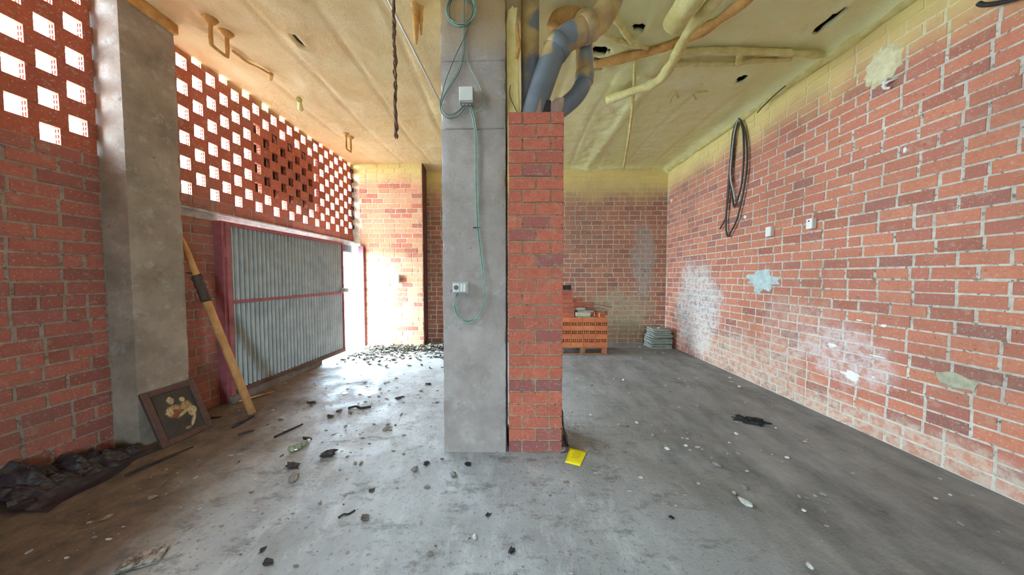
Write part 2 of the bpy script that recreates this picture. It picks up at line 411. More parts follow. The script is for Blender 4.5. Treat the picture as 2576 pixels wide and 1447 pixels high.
def lay(parent, origin, n, bricks, mat, hidden=None, maxparts=298, proud=0.0035, seed=0, skip=None, name='brick'):
    """each brick a child of the wall; past the limit, the smallest in view become one joined part"""
    rnd = random.Random(seed); Fm = frame(n); O = Vector(origin); rows = []
    for (u, v, w, h) in bricks:
        if skip and skip(u, v): continue
        p = O + Fm.to_3x3() @ Vector((u, 0, v)); q = proj(p); area = 0.0
        if q and -60 < q[0] < W + 60 and -60 < q[1] < H + 60 and not (hidden and hidden(q[0], q[1])):
            e0 = proj(p + Fm.to_3x3() @ Vector((w / 2, 0, 0))); e1 = proj(p - Fm.to_3x3() @ Vector((w / 2, 0, 0)))
            if e0 and e1: area = abs(e0[0] - e1[0]) * h * F / q[2]
        rows.append((area, p, w, h))
    rows.sort(key=lambda r: -r[0])
    mb = MB()
    base = Matrix.Translation(parent.location).inverted()
    for i, (area, p, w, h) in enumerate(rows):
        me = brick_data(w, h, 0.03, rnd.randrange(3), mat)
        pr = proud + rnd.uniform(-0.002, 0.003)
        M = Matrix.Translation(p + Vector(n) * pr) @ Fm @ Matrix.Rotation(rnd.uniform(-0.012, 0.012), 4, 'Y')
        if i < maxparts and area > 60:
            o = bpy.data.objects.new(name, me); COL.objects.link(o); o.parent = parent; o.matrix_parent_inverse = base; o.matrix_basis = M
        else:
            mb.add([x.co for x in me.vertices], [tuple(f.vertices) for f in me.polygons], M)
    if mb.v:
        o = mb.build(name + '_rest', mat, parent); o['kind'] = 'stuff'

# ------------------------------------------------------------------ structure: floor, outside
def struct(o, label, cat=None):
    return tag(o, label, cat, kind='structure')
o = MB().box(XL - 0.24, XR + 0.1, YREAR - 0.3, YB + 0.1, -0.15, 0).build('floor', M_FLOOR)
struct(o, 'worn grey concrete screed floor of the empty hall')
o = MB().box(-40, XL - 0.24, -40, 40, -0.16, -0.02).box(XL - 0.24, 40, -40, YREAR - 0.3, -0.16, -0.02).build('pavement_outside', M_OUT)
struct(o, 'pale paving outside the hall seen through the doorway')

# ------------------------------------------------------------------ ceiling: foam sprayed under a slab, with torn holes
HOLES = [(752, 102, 0.085, 0.05), (1605, 68, 0.05, 0.09), (1511, 127, 0.06, 0.13), (1513, 150, 0.025, 0.13), (1866, 196, 0.10, 0.06), (2088, 52, 0.16, 0.05), (508, 73, 0.05, 0.02), (1507, 172, 0.025, 0.09)]
hole_c = [(on(x, y, Z=ZC), ry, rx) for x, y, ry, rx in HOLES]
def ceil_z(x, y):
    z = ZC + 0.022 * N3(x * 1.1, y * 1.1, 0) + 0.010 * N3(x * 4, y * 4, 3) + 0.006 * N3(x * 13, y * 13, 5)
    if x > 0.4: z += 0.012 * N3(x * 9, y * 9, 8) * min(1, (x - 0.4))
    gx = (x + 0.18 * N3(y * 0.3, 2, 0)) / 0.62; z += 0.014 * math.exp(-((gx - round(gx)) * 0.62 / 0.02) ** 2)
    gy = (y + 0.1 * N3(x * 0.4, 7, 0)) / 1.15; z += 0.008 * math.exp(-((gy - round(gy)) * 1.15 / 0.03) ** 2)
    z -= 0.10 * math.exp(-((XR - x) / 0.10) ** 2) + 0.05 * math.exp(-((YB - y) / 0.08) ** 2) + 0.03 * math.exp(-((x - XL) / 0.12) ** 2)
    # seam where a rod runs to the back wall
    d = abs(x - (1.72 - 0.03 * (y - 3.5)))
    if y > 3.2: z -= 0.035 * math.exp(-(d / 0.10) ** 2)
    return z
st = 0.035
nx = int((XR - XL + 0.2) / st); y0 = -0.6; ny = int((YB + 0.06 - y0) / st)
vs, fs = [], []
gone = set()
for j in range(ny + 1):
    for i in range(nx + 1):
        x = XL - 0.14 + i * st; y = y0 + j * st
        z = ceil_z(x, y)
        for hc, ry, rx in hole_c:
            e = math.hypot((x - hc.x) / rx, (y - hc.y) / ry) + 0.35 * N3(x * 14, y * 14, 1)
            if e < 1.0: gone.add((i, j))
            elif e < 2.2: z -= 0.02 * (2.2 - e)
        vs.append((x, y, z))
for j in range(ny):
    for i in range(nx):
        if sum(q in gone for q in ((i, j), (i + 1, j), (i + 1, j + 1), (i, j + 1))) >= 3: continue
        a = j * (nx + 1) + i
        fs.append((a, a + nx + 1, a + nx + 2, a + 1))
mb = MB(); mb.add(vs, fs)
o = mb.build('ceiling', M_CEIL, smooth=True)
struct(o, 'ceiling sprayed with lumpy yellow insulating foam, torn in places')
m = o.modifiers.new('thick', 'SOLIDIFY'); m.thickness = 0.05; m.offset = 1.0 if False else -1.0
o2 = MB().box(XL - 0.24, XR + 0.1, YREAR - 0.3, y0 + 0.02, ZC + 0.02, ZC + 0.1).build('foam_strip_rear', M_CEIL, o)
o2 = MB().box(XL - 0.24, XR + 0.1, YREAR - 0.3, YB + 0.2, ZC + 0.22, ZC + 0.42).build('roof_slab', M_DARK, o)

# ------------------------------------------------------------------ right wall
wr = MB().box(XR, XR + 0.25, YREAR - 0.3, YB + 0.25, -0.1, ZC + 0.25).build('wall_right', M_MO_R)
struct(wr, 'long red brick wall with pale lime stains on the right')
br = layout(0.6, YB, 0.0, 4.07, seed=3, heads=0.12)
lay(wr, (XR, 0, 0), (-1, 0, 0), br, M_BR_R, seed=5)

# ------------------------------------------------------------------ back wall and the pier beside the doorway
XP = on(1064, 690, Y=YP).x         # right edge of the pier
wb = MB().box(XP - 0.2, XR + 0.25, YB, YB + 0.25, -0.1, ZC + 0.25).build('wall_back', M_MO_B)
struct(wb, 'recessed brown brick wall at the far end of the hall')
hid = lambda x, y: (1112 < x < 1417)
lay(wb, (0, YB, 0), (0, -1, 0), layout(-XR, -XP, 0.0, 4.07, seed=11, heads=0.15), M_BR_B, hidden=hid, seed=12)
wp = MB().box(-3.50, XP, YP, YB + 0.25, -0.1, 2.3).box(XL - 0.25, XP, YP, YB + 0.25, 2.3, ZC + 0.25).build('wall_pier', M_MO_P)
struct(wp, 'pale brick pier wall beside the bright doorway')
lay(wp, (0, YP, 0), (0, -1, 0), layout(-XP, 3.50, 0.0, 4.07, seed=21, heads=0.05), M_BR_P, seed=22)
# brick-and-render return of the pier
M_RET = simple('dark_render', srgb(104, 62, 50), 0.9, 0, 0.3, 6, 0.4, 40)
MB().box(XP, XP + 0.012, YP, YB, 0, ZC).build('render_return', M_RET, wp)

# ------------------------------------------------------------------ left wall: plain brick below, pierced screens above
YC0, YC1 = 2.51, 2.93            # concrete column
ZS0, ROW = 2.485, 0.1355         # foot of the far screen, course of the screens
wl = MB()
wl.box(XL - 0.24, XL, YREAR - 0.3, 0.2, -0.1, ZC + 0.25)
wl.box(XL - 0.24, XL, 0.2, YC1, -0.1, 2.62)
wl.box(XL - 0.24, XL, YC1, 3.44, -0.1, ZS0)
wl.box(XL - 0.24, XL, 3.44, YP, 2.33, ZS0)
wl = wl.build('wall_left', M_MO_L)
struct(wl, 'dark red brick wall on the street side with pierced screens above')
uf = lambda y: -y
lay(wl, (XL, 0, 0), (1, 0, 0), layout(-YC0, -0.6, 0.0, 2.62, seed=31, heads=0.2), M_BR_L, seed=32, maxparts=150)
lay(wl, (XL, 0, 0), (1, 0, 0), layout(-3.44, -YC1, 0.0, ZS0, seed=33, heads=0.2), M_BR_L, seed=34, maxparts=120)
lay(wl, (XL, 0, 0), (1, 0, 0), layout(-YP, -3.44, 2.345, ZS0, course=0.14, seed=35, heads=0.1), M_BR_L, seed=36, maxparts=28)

def hollow_mesh(name, L, Wd, Hh, nx, nz, mat, wall=0.009):
    """hollow brick: length along y, cells nx by nz run through it; centred"""
    xs = [-Wd / 2]; cw = (Wd - wall * (nx + 1)) / nx
    for i in range(nx): xs += [xs[-1] + wall, xs[-1] + wall + cw]
    xs.append(Wd / 2)
    zs = [-Hh / 2]; chh = (Hh - wall * (nz + 1)) / nz
    for i in range(nz): zs += [zs[-1] + wall, zs[-1] + wall + chh]
    zs.append(Hh / 2)
    bm = bmesh.new(); G = {}
    def V(i, k, e):
        if (i, k, e) not in G: G[(i, k, e)] = bm.verts.new((xs[i], -L / 2 if e == 0 else L / 2, zs[k]))
        return G[(i, k, e)]
    for i in range(len(xs) - 1):
        for k in range(len(zs) - 1):
            if i % 2 == 1 and k % 2 == 1:
                A = [(i, k), (i + 1, k), (i + 1, k + 1), (i, k + 1)]
                for q in range(4):
                    a, b = A[q], A[(q + 1) % 4]
                    bm.faces.new((V(*a, 1), V(*b, 1), V(*b, 0), V(*a, 0)))
            else:
                bm.faces.new((V(i, k, 0), V(i + 1, k, 0), V(i + 1, k + 1, 0), V(i, k + 1, 0)))
                bm.faces.new((V(i, k, 1), V(i, k + 1, 1), V(i + 1, k + 1, 1), V(i + 1, k, 1)))
    n, m = len(xs) - 1, len(zs) - 1
    for i in range(n):
        bm.faces.new((V(i, 0, 0), V(i, 0, 1), V(i + 1, 0, 1), V(i + 1, 0, 0))); bm.faces.new((V(i, m, 0), V(i + 1, m, 0), V(i + 1, m, 1), V(i, m, 1)))
    for k in range(m):
        bm.faces.new((V(0, k, 0), V(0, k + 1, 0), V(0, k + 1, 1), V(0, k, 1))); bm.faces.new((V(n, k, 0), V(n, k, 1), V(n, k + 1, 1), V(n, k + 1, 0)))
    me = bpy.data.meshes.new(name); bm.to_mesh(me); bm.free(); me.materials.append(mat)
    return me

SB_T = 0.055
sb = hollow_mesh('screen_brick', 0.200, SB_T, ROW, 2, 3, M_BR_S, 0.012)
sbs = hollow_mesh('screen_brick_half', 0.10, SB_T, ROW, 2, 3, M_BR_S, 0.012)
scr = empty('wall_left_screen', (XL, 0, 0)); struct(scr, 'pierced brick screens letting daylight in over the left wall')
def screen(ya, yb, z0, rows, phase):
    for r in range(rows):
        z = z0 + (r + 0.5) * ROW
        y = ya - 0.3 + ((r + phase) % 2) * 0.15
        while y < yb:
            a, b = max(y, ya), min(y + 0.2, yb)
            if b - a > 0.02:
                me = sb if b - a > 0.17 else sbs
                o = bpy.data.objects.new('screen_brick', me); COL.objects.link(o); o.parent = scr
                o.location = (-SB_T / 2 + random.uniform(-0.003, 0.003), (a + b) / 2, z)
                o.scale = (1, (b - a) / (0.2 if me is sb else 0.1), 1)
            y += 0.3
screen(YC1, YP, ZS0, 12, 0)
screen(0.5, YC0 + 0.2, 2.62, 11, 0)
mb = MB()                                   # the screen goes on out of view behind the camera
for r in range(11):
    y = 0.2 + (r % 2) * 0.15
    while y < 0.5:
        mb.box(-SB_T, 0, y, min(y + 0.2, 0.5), 2.62 + r * ROW, 2.62 + (r + 1) * ROW); y += 0.3
o = mb.build('screen_brick_rest', M_BR_S); o.parent = scr; o['kind'] = 'stuff'
# slab added outside, stands for the unseen thing blocking sky behind the far screen
o = MB().box(XL - SB_T - 0.06, XL - SB_T - 0.02, 4.05, 5.30, 2.76, 3.74).build('sky_blocker', simple('dark_blocker', srgb(52, 40, 34), 0.9))
tag(o, 'dark slab added outside to block sky behind the middle of the pierced screen', 'board')

# rear of the hall, behind the camera: unseen wall, its entrance added for fill light
wf = MB().box(XL - 0.24, 0.85, YREAR - 0.3, YREAR, -0.1, ZC + 0.25).box(1.55, XR + 0.25, YREAR - 0.3, YREAR, -0.1, ZC + 0.25).box(0.85, 1.55, YREAR - 0.3, YREAR, 2.1, ZC + 0.25).build('wall_front', M_MO_R)
struct(wf, 'front wall with an entrance added for fill light behind the viewer')

# steel lintel over the gate
o = MB().box(XL - 0.02, XL + 0.035, YC1, YP, 2.318, 2.342).box(XL + 0.0, XL + 0.012, YC1, YP, 2.235, 2.318).build('trim_1', M_PALE)
struct(o, 'long steel lintel angle above the corrugated gate')

# ------------------------------------------------------------------ concrete columns
def rough_block(x0, x1, y0, y1, z0, z1, step=0.05, amp=0.004, chip=0.012, seed=0):
    """box with rough faces and chipped arrises"""
    bm = bmesh.new()
    bmesh.ops.create_cube(bm, size=1.0)
    for v in bm.verts: v.co = Vector(((x0 + x1) / 2 + v.co.x * (x1 - x0), (y0 + y1) / 2 + v.co.y * (y1 - y0), (z0 + z1) / 2 + v.co.z * (z1 - z0)))
    for ax, lo, hi in ((0, x0, x1), (1, y0, y1), (2, z0, z1)):
        n = max(1, int((hi - lo) / step))
        for k in range(1, n):
            no = Vector((0, 0, 0)); no[ax] = 1; co = Vector((0, 0, 0)); co[ax] = lo + (hi - lo) * k / n
            bmesh.ops.bisect_plane(bm, geom=bm.verts[:] + bm.edges[:] + bm.faces[:], plane_co=co, plane_no=no)
    cx, cy = (x0 + x1) / 2, (y0 + y1) / 2
    for v in bm.verts:
        c = v.co.copy(); ex = abs(abs(c.x - cx) - (x1 - x0) / 2) < 1e-4; ey = abs(abs(c.y - cy) - (y1 - y0) / 2) < 1e-4
        n1 = N3(c.x * 5 + seed, c.y * 5, c.z * 5) * amp + N3(c.x * 18, c.y * 18 + seed, c.z * 18) * amp * 0.5
        if ex and ey:
            k = chip * (0.5 + max(0, N3(c.x * 9 + seed, 3, c.z * 9)) * 2.2)
            v.co.x -= math.copysign(k, c.x - cx); v.co.y -= math.copysign(k, c.y - cy)
        elif ex: v.co.x += n1
        elif ey: v.co.y += n1
    me = bpy.data.meshes.new('block'); bm.to_mesh(me); bm.free()
    for p in me.polygons: p.use_smooth = True
    me.set_sharp_from_angle(angle=math.radians(38))
    return me
YF = 2.50                                      # front of the free-standing pillar
PX0, PX1 = on(1112, 690, Y=YF).x, on(1273, 690, Y=YF).x
CX0, CX1 = on(1280, 690, Y=YF).x, on(1416, 690, Y=YF).x
e = empty('concrete_pillar', ((PX0 + PX1) / 2, YF + 0.25, 0), 'free-standing grey concrete pillar carrying green cables', 'pillar')
link('shaft', rough_block(PX0, PX1, YF, YF + 0.5, 0, ZC + 0.05, 0.04, 0.004, 0.008, 1), e, M_PILLAR)
for z, nm in ((3.39, 'formwork_ridge'), (2.83, 'formwork_ridge')):
    pts = [(PX0 + 0.012 + k * (PX1 - PX0 - 0.024) / 14, YF - 0.001, z + 0.006 * N3(k * 0.7, z, 0)) for k in range(15)]
    MB().tube(pts, [0.006 + 0.005 * abs(N3(k * 1.3, z, 4)) for k in range(15)], 6).build(nm, M_PILLAR, e, True)
# wart of mortar on the arris
e2 = empty('concrete_column', (XL, YC0, 0), 'square grey concrete column against the left wall behind the picture', 'column')
link('shaft', rough_block(XL - 0.15, -3.42, YC0, YC1, 0, ZC + 0.05, 0.05, 0.004, 0.007, 9), e2, M_COLUMN)
MB().box(XL - 0.1, -3.38, YC1 - 0.35, YC1, 3.98, ZC + 0.1).build('foam_collar', M_FOAMO, e2)

# ------------------------------------------------------------------ brick casing beside the pillar, 27 courses
ZK = 27 * 0.11
cs = empty('brick_casing', ((CX0 + CX1) / 2, YF + 0.25, 0), 'tall red brick casing built against the grey pillar', 'brick casing')
MB().box(CX0 + 0.004, CX1 - 0.01, YF + 0.008, YF + 0.5, 0, ZK - 0.004).build('mortar_core', M_MO_C, cs)
cw = CX1 - CX0
def casing_rows(w):
    out = []; j = 0.012
    for r in range(27):
        v = (r + 0.5) * 0.11; h = 0.11 - j
        if r % 2: parts = [(0, 0.5), (0.5, 1)]
        else: parts = [(0, 0.235), (0.235, 0.75), (0.75, 1)]
        for a, b in parts:
            a2 = a * w + (j / 2 if a else 0); b2 = b * w - (j / 2 if b < 1 else 0)
            out.append(((a2 + b2) / 2, v, b2 - a2, h))
    return out
lay(cs, (CX1, YF + 0.008, 0), (0, -1, 0), casing_rows(cw), M_BR_C, seed=41, proud=0.008)
lay(cs, (CX1 - 0.012, YF + 0.5, 0), (1, 0, 0), [(u + 0.006, v, w, h) for u, v, w, h in casing_rows(0.48)], M_BR_C, seed=42, proud=0.012)

# ------------------------------------------------------------------ drain pipes above the casing
def pipe(name, pts, r, label, cat='pipe', mat=M_PVC, collars=(), seg=20, n=8, wob=0.0):
    P = smooth_path(pts, n)
    e = empty(name, P[0], label, cat)
    rr = [r * (1 + wob * N3(p.x * 5, p.y * 5, p.z * 5)) for p in P]
    MB().tube(P, rr, seg).build('pipe_run', mat, e, True)
    for k in collars:
        i = int(k * (len(P) - 1)); a = P[max(i - 1, 0)]; b = P[min(i + 1, len(P) - 1)]; d = (b - a).normalized()
        MB().tube([P[i] - d * 0.05, P[i] - d * 0.045, P[i] + d * 0.045, P[i] + d * 0.05], [r * 1.02, r * 1.12, r * 1.12, r * 1.02], seg).build('collar', mat, e, True)
    return e
yq = YF + 0.16
pb = [on(1336, 300, Y=yq - 0.05), on(1345, 270, Y=yq - 0.05), on(1372, 190, Y=yq - 0.05), on(1396, 130, Y=yq - 0.05), on(1425, 97, Y=yq - 0.05), on(1470, 75, Y=yq - 0.05), on(1508, 50, Y=yq - 0.05), on(1532, 10, Y=yq - 0.05), on(1541, -18, Y=yq - 0.05)]
dp = pipe('drain_pipe', pb, 0.105, 'thick grey drain pipe with upright branch and two bends above casing', collars=(0.42, 0.66))
P = smooth_path([on(1334, 290, Y=yq), on(1334, 200, Y=yq + 0.02), on(1333, 100, Y=yq + 0.02), on(1334, -40, Y=yq + 0.02)], 8)
MB().tube(P, 0.082, 20).build('upright_branch', M_PVC, dp, True)
pc = [on(1395, 285, Y=yq + 0.12), on(1420, 268, Y=yq + 0.12), on(1450, 240, Y=yq + 0.12), on(1468, 205, Y=yq + 0.12), on(1470, 160, Y=yq + 0.12), on(1468, 90, Y=yq + 0.12), on(1468, 40, Y=yq + 0.14)]
pipe('drain_pipe', pc, 0.078, 'thinner grey drain pipe bending down into the right side of casing', collars=(0.55,))
pipe('drain_pipe', [on(1395, 70, Y=yq + 0.20), on(1405, 45, Y=yq + 0.20), on(1440, 20, Y=yq + 0.20), on(1470, -30, Y=yq + 0.20)], 0.10, 'foam-crusted pipe bend tucked behind the thick slanting pipe', mat=M_FOAMO, wob=0.5)
pipe('drain_pipe', [on(1385, 40, Y=yq + 0.32), on(1400, 10, Y=yq + 0.32), on(1400, -40, Y=yq + 0.32)], 0.12, 'foam-crusted pipe stub hanging from ceiling behind the upright pipe', mat=M_FOAM, wob=0.5)
# broken mouth of the casing
bm_ = MB()
def shard(pxs, Y, th, mat, name, label):
    P = [on(x, y, Y=Y) for x, y in pxs]; n = len(P); vs = [tuple(p) for p in P] + [tuple(p + Vector((0.01, th, 0.004))) for p in P]
    fs = [tuple(range(n)), tuple(range(2 * n - 1, n - 1, -1))] + [(i, i + n, (i + 1) % n + n, (i + 1) % n) for i in range(n)]
    o = MB().add(vs, [f[::-1] for f in fs]).build(name, mat, bevel=0.003)
    return tag(o, label, 'rubble')
shard([(1336, 293), (1342, 262), (1346, 228), (1356, 225), (1362, 245), (1360, 293)], YF + 0.012, 0.03, M_CLAY, 'clay_shard', 'pointed brown clay shard standing on the casing top')
shard([(1384, 293), (1386, 258), (1398, 246), (1420, 244), (1418, 268), (1410, 293)], YF + 0.02, 0.07, M_CLAY, 'clay_shard', 'broad pale broken clay piece on the right of casing top')
shard([(1362, 293), (1364, 262), (1374, 250), (1386, 252), (1384, 293)], YF + 0.05, 0.05, M_STONED, 'clay_shard', 'dark broken lump between the two shards on casing top')
# plank crusted with foam
P0 = on(1276, 289, Y=YF + 0.05); pk = empty('foam_plank', P0, 'upright board crusted with pale yellow foam on the casing', 'board')
prof = [(1276, 289), (1274, 200), (1273, 120), (1273, 55), (1278, 25), (1285, 20), (1289, 14), (1294, 20), (1303, 18), (1300, 40), (1297, 75), (1299, 100), (1303, 140), (1305, 200), (1307, 289)]
vs = []; n = len(prof)
for Yv, sc in ((YF + 0.03, 0.9), (YF + 0.045, 1.0), (YF + 0.13, 1.0)):
    for x, y in prof:
        vs.append(tuple(on(1290 + (x - 1290) * sc, y, Y=Yv)))
fs = [tuple(range(n))] + [(k * n + i, (k + 1) * n + i, (k + 1) * n + (i + 1) % n, k * n + (i + 1) % n) for k in range(2) for i in range(n)] + [tuple(range(3 * n - 1, 2 * n - 1, -1))]
MB().add(vs, [f[::-1] for f in fs]).build('board', M_PLANK, pk)
MB().tube(smooth_path([on(x, y, Y=YF + 0.04) for x, y in ((1300, 62), (1302, 90), (1306, 110), (1302, 135), (1299, 150))]), 0.018, 8).build('foam_drip', M_FOAMO, pk, True)
MB().tube(smooth_path([on(x, y, Y=YF + 0.02) for x, y in ((1284, 214), (1282, 236), (1290, 260), (1304, 288))]), 0.003, 6).build('wire', M_CABLE, pk, True)

# ------------------------------------------------------------------ green cables, junction box and socket on the pillar
YW = YF - 0.012
def strand(pxs, mat, par, r=0.0036, dy=0.0, n=7, name='strand'):
    return MB().tube(smooth_path([on(x, y, Y=YW + dy) for x, y in pxs], n), r, 6).build(name, mat, par, True)
gc = empty('green_cable_bundle', on(1160, 60, Y=YW), 'green cables coiled at the top and running down the pillar', 'cable')
for k, (rx, ry, cx, cy) in enumerate(((36, 40, 1158, 27), (32, 36, 1157, 25), (38, 38, 1160, 22), (30, 41, 1160, 26), (34, 43, 1159, 22))):
    strand([(cx + rx * math.cos(a * PI / 8 + k), cy + ry * math.sin(a * PI / 8 + k)) for a in range(17)], M_GREEN if k % 2 == 0 else M_GREEN2, gc, dy=-0.006 * (k % 3), name='coil')
strand([(1172, -20), (1168, 20), (1165, 62), (1164, 110), (1156, 165), (1132, 210), (1114, 246), (1108, 272), (1118, 291), (1142, 290), (1166, 270)], M_GREEN, gc)
strand([(1196, 10), (1184, 50), (1170, 90), (1146, 140), (1122, 200), (1112, 240), (1107, 262), (1111, 284), (1128, 298), (1150, 293), (1170, 272)], M_GREEN2, gc, dy=-0.004)
strand([(1168, 0), (1167, 60), (1168, 120), (1160, 168), (1137, 210), (1117, 243), (1111, 268), (1124, 288), (1146, 284), (1164, 268)], M_GREEN2, gc, dy=-0.007)
strand([(1166, 60), (1172, 120), (1180, 165), (1196, 195), (1212, 230), (1219, 255), (1214, 272), (1200, 280), (1188, 272)], M_GREEN, gc)
for k in range(3):
    o_ = (0, 2.2, 4.4)[k]
    strand([(1180 + o_, 268), (1189 + o_, 300), (1195 + o_, 345), (1196 + o_, 420), (1197 + o_, 500), (1200 + o_, 570), (1208 + o_, 640), (1215 + o_ * 0.6, 700), (1219 + o_ * 0.5, 742), (1216 - o_, 772 + o_), (1202 - o_, 797 + k * 2), (1176, 806 + k * 3), (1153 + o_, 797 + k), (1143 + o_, 776 - k), (1144 + k, 755), (1149 + 3 * k, 737)], (M_GREEN, M_GREEN2, M_GREEN)[k], gc, dy=-0.003 * k)
MB().box(on(1190, 568, Y=YW).x, on(1208, 568, Y=YW).x, YW - 0.008, YF, 1.985, 1.992).build('clip', M_CABLE, gc)
def px_box(x0, y0, x1, y1, Y, d):
    a = on(x0, y1, Y=Y); b = on(x1, y0, Y=Y)
    return a.x, b.x, Y - d, Y, a.z, b.z
b = px_box(1158, 229, 1193, 268, YF, 0.06)
jb = empty('junction_box', ((b[0] + b[1]) / 2, YF, b[4]), 'square grey junction box high on the concrete pillar', 'junction box')
MB().box(*b).build('body', M_GREYP, jb, bevel=0.006)
MB().box(b[0] + 0.004, b[1] - 0.004, YF - 0.066, YF - 0.055, b[4] + 0.014, b[5] - 0.003).build('lid', M_WHITE, jb, bevel=0.003)
for k in range(3): MB().cyl((b[0] + 0.03 + 0.03 * k, YF - 0.03, b[4] - 0.012), (0, 0, 1), 0.009, 0.014, 10).build('cable_gland', M_GREYP, jb)
b = px_box(1141, 709, 1181, 737, YF, 0.055)
so = empty('socket_box', ((b[0] + b[1]) / 2, YF, b[4]), 'double surface-mounted socket and switch at mid pillar', 'socket')
MB().box(*b).build('body', M_GREYP, so, bevel=0.005)
cz = (b[4] + b[5]) / 2
MB().box(b[0] + 0.010, b[0] + 0.062, YF - 0.062, YF - 0.05, b[4] + 0.012, b[5] - 0.014).build('socket_plate', M_WHITE, so, bevel=0.002)
MB().cyl((b[0] + 0.036, YF - 0.063, cz), (0, -1, 0), 0.021, 0.002, 20).build('socket_hole', simple('socket_well', srgb(96, 92, 90), 0.6), so)
for k in range(2): MB().box(b[0] + 0.068 + k * 0.026, b[0] + 0.092 + k * 0.026, YF - 0.064, YF - 0.05, b[4] + 0.014, b[5] - 0.016).build('switch_rocker', M_WHITE, so, bevel=0.002)

# ------------------------------------------------------------------ gate
GA, GB = Vector((-3.555, 3.47, 0)), Vector((-3.44, 5.66, 0))
gd = (GB - GA); GL = gd.length; ga = math.atan2(gd.y, gd.x)
gt = empty('corrugated_gate', GA, 'grey corrugated metal gate leaf with dull red frame', 'gate')
gt.rotation_euler = (0, 0, ga)
GM = Matrix.Translation(GA) @ Matrix.Rotation(ga, 4, 'Z')
GZ0, GZ1, GZM = 0.07, 2.235, 1.245
def gpart(mb, name, mat, bevel=0.003):
    me = mb.mesh(name); me.materials.append(mat); o = bpy.data.objects.new(name, me); COL.objects.link(o); o.parent = gt
    if bevel: m = o.modifiers.new('bevel', 'BEVEL'); m.width = bevel; m.segments = 1; m.limit_method = 'ANGLE'
    return o
fw = 0.055
gpart(MB().box(0, fw, -0.03, 0.02, GZ0, GZ1), 'stile', M_GFRAME)
gpart(MB().box(GL - fw * 0.5, GL, -0.03, 0.02, GZ0, GZ1), 'stile', M_GFRAME)
gpart(MB().box(fw, GL, -0.03, 0.02, GZ1 - 0.05, GZ1), 'top_rail', M_GFRAME)
gpart(MB().box(fw, GL, -0.03, 0.02, GZM - 0.02, GZM + 0.02), 'middle_rail', M_GFRAME)
gpart(MB().box(fw, GL, -0.035, 0.02, GZ0, GZ0 + 0.07), 'bottom_rail', simple('gate_dark_rail', srgb(92, 70, 64), 0.7))
def corrugated(z0, z1, x0=fw, x1=None):
    x1 = x1 or GL - fw * 0.5; vs = []; fs = []
    n = 34; per = 12; N = n * per
    for i in range(N + 1):
        x = x0 + (x1 - x0) * i / N; ph = 2 * PI * i / per
        d = 0.017 * max(-1, min(1, 1.3 * math.cos(ph)))
        vs += [(x, d + 0.002, z0), (x, d + 0.002, z1)]
    for i in range(N): fs.append((2 * i, 2 * i + 2, 2 * i + 3, 2 * i + 1))
    mb = MB(); mb.add(vs, fs); return mb
for z0, z1 in ((GZ0 + 0.06, GZM - 0.01), (GZM + 0.01, GZ1 - 0.04)):
    o = gpart(corrugated(z0, z1), 'corrugated_sheet', M_GALV, 0); m = o.modifiers.new('thick', 'SOLIDIFY'); m.thickness = 0.002
lk = gpart(MB().box(GL - 0.12, GL - 0.01, -0.075, -0.03, GZM + 0.01, GZM + 0.09), 'latch', M_GREYP)
k_ = MB().tube([(GL - 0.05, -0.075 - 0.012 * q, GZM + 0.05) for q in range(7)], [0.02, 0.036, 0.045, 0.047, 0.045, 0.036, 0.015], 14).mesh('knob'); k_.materials.append(M_WHITE)
ko = bpy.data.objects.new('knob', k_); COL.objects.link(ko); ko.parent = lk
for z in (0.5, 1.8):
    gpart(MB().cyl((-0.012, -0.02, z), (0, 0, 1), 0.014, 0.12, 10), 'hinge', M_GFRAME, 0)
# door frame posts and transom
df = empty('door_1', (XL, 3.44, 0)); struct(df, 'dull red steel frame of the gateway')
MB().box(XL, XL + 0.11, 3.435, 3.485, 0, 2.24).build('jamb', M_GFRAME, df, bevel=0.004)
M_JAMB = simple('flaking_red_jamb', srgb(122, 74, 82), 0.8, 0, 0.5, 30, 0.5, 50)
MB().box(-3.50, -3.39, YP - 0.08, YP - 0.012, 0, 2.24).build('jamb', M_JAMB, df, bevel=0.004)
MB().box(-3.57, -3.505, YP - 0.06, YP + 0.06, 1.75, 2.24).build('jamb_plaster', M_PATCHW, df)
MB().box(XL - 0.1, XL + 0.02, 5.5, YP - 0.1, 2.12, 2.235).build('transom', M_DOORDARK, df)
MB().box(XL - 0.02, XL + 0.04, 5.5, YP - 0.1, 2.085, 2.12).build('transom_edge', M_STEEL, df)

o = MB().box(XL - 0.2, -3.47, 3.44, 5.05, 0, 0.085).build('trim_2', M_ROOF); struct(o, 'low concrete sill under the gate leaf')
# toothed end of the screen wall at the corner
for k in range(7):
    z = 2.62 + k * 0.205; 
    o = MB().box(XL, XL + 0.035, YP - 0.075, YP - 0.002, z, z + 0.085).build('mortar_tooth', M_STONED, scr, bevel=0.01)

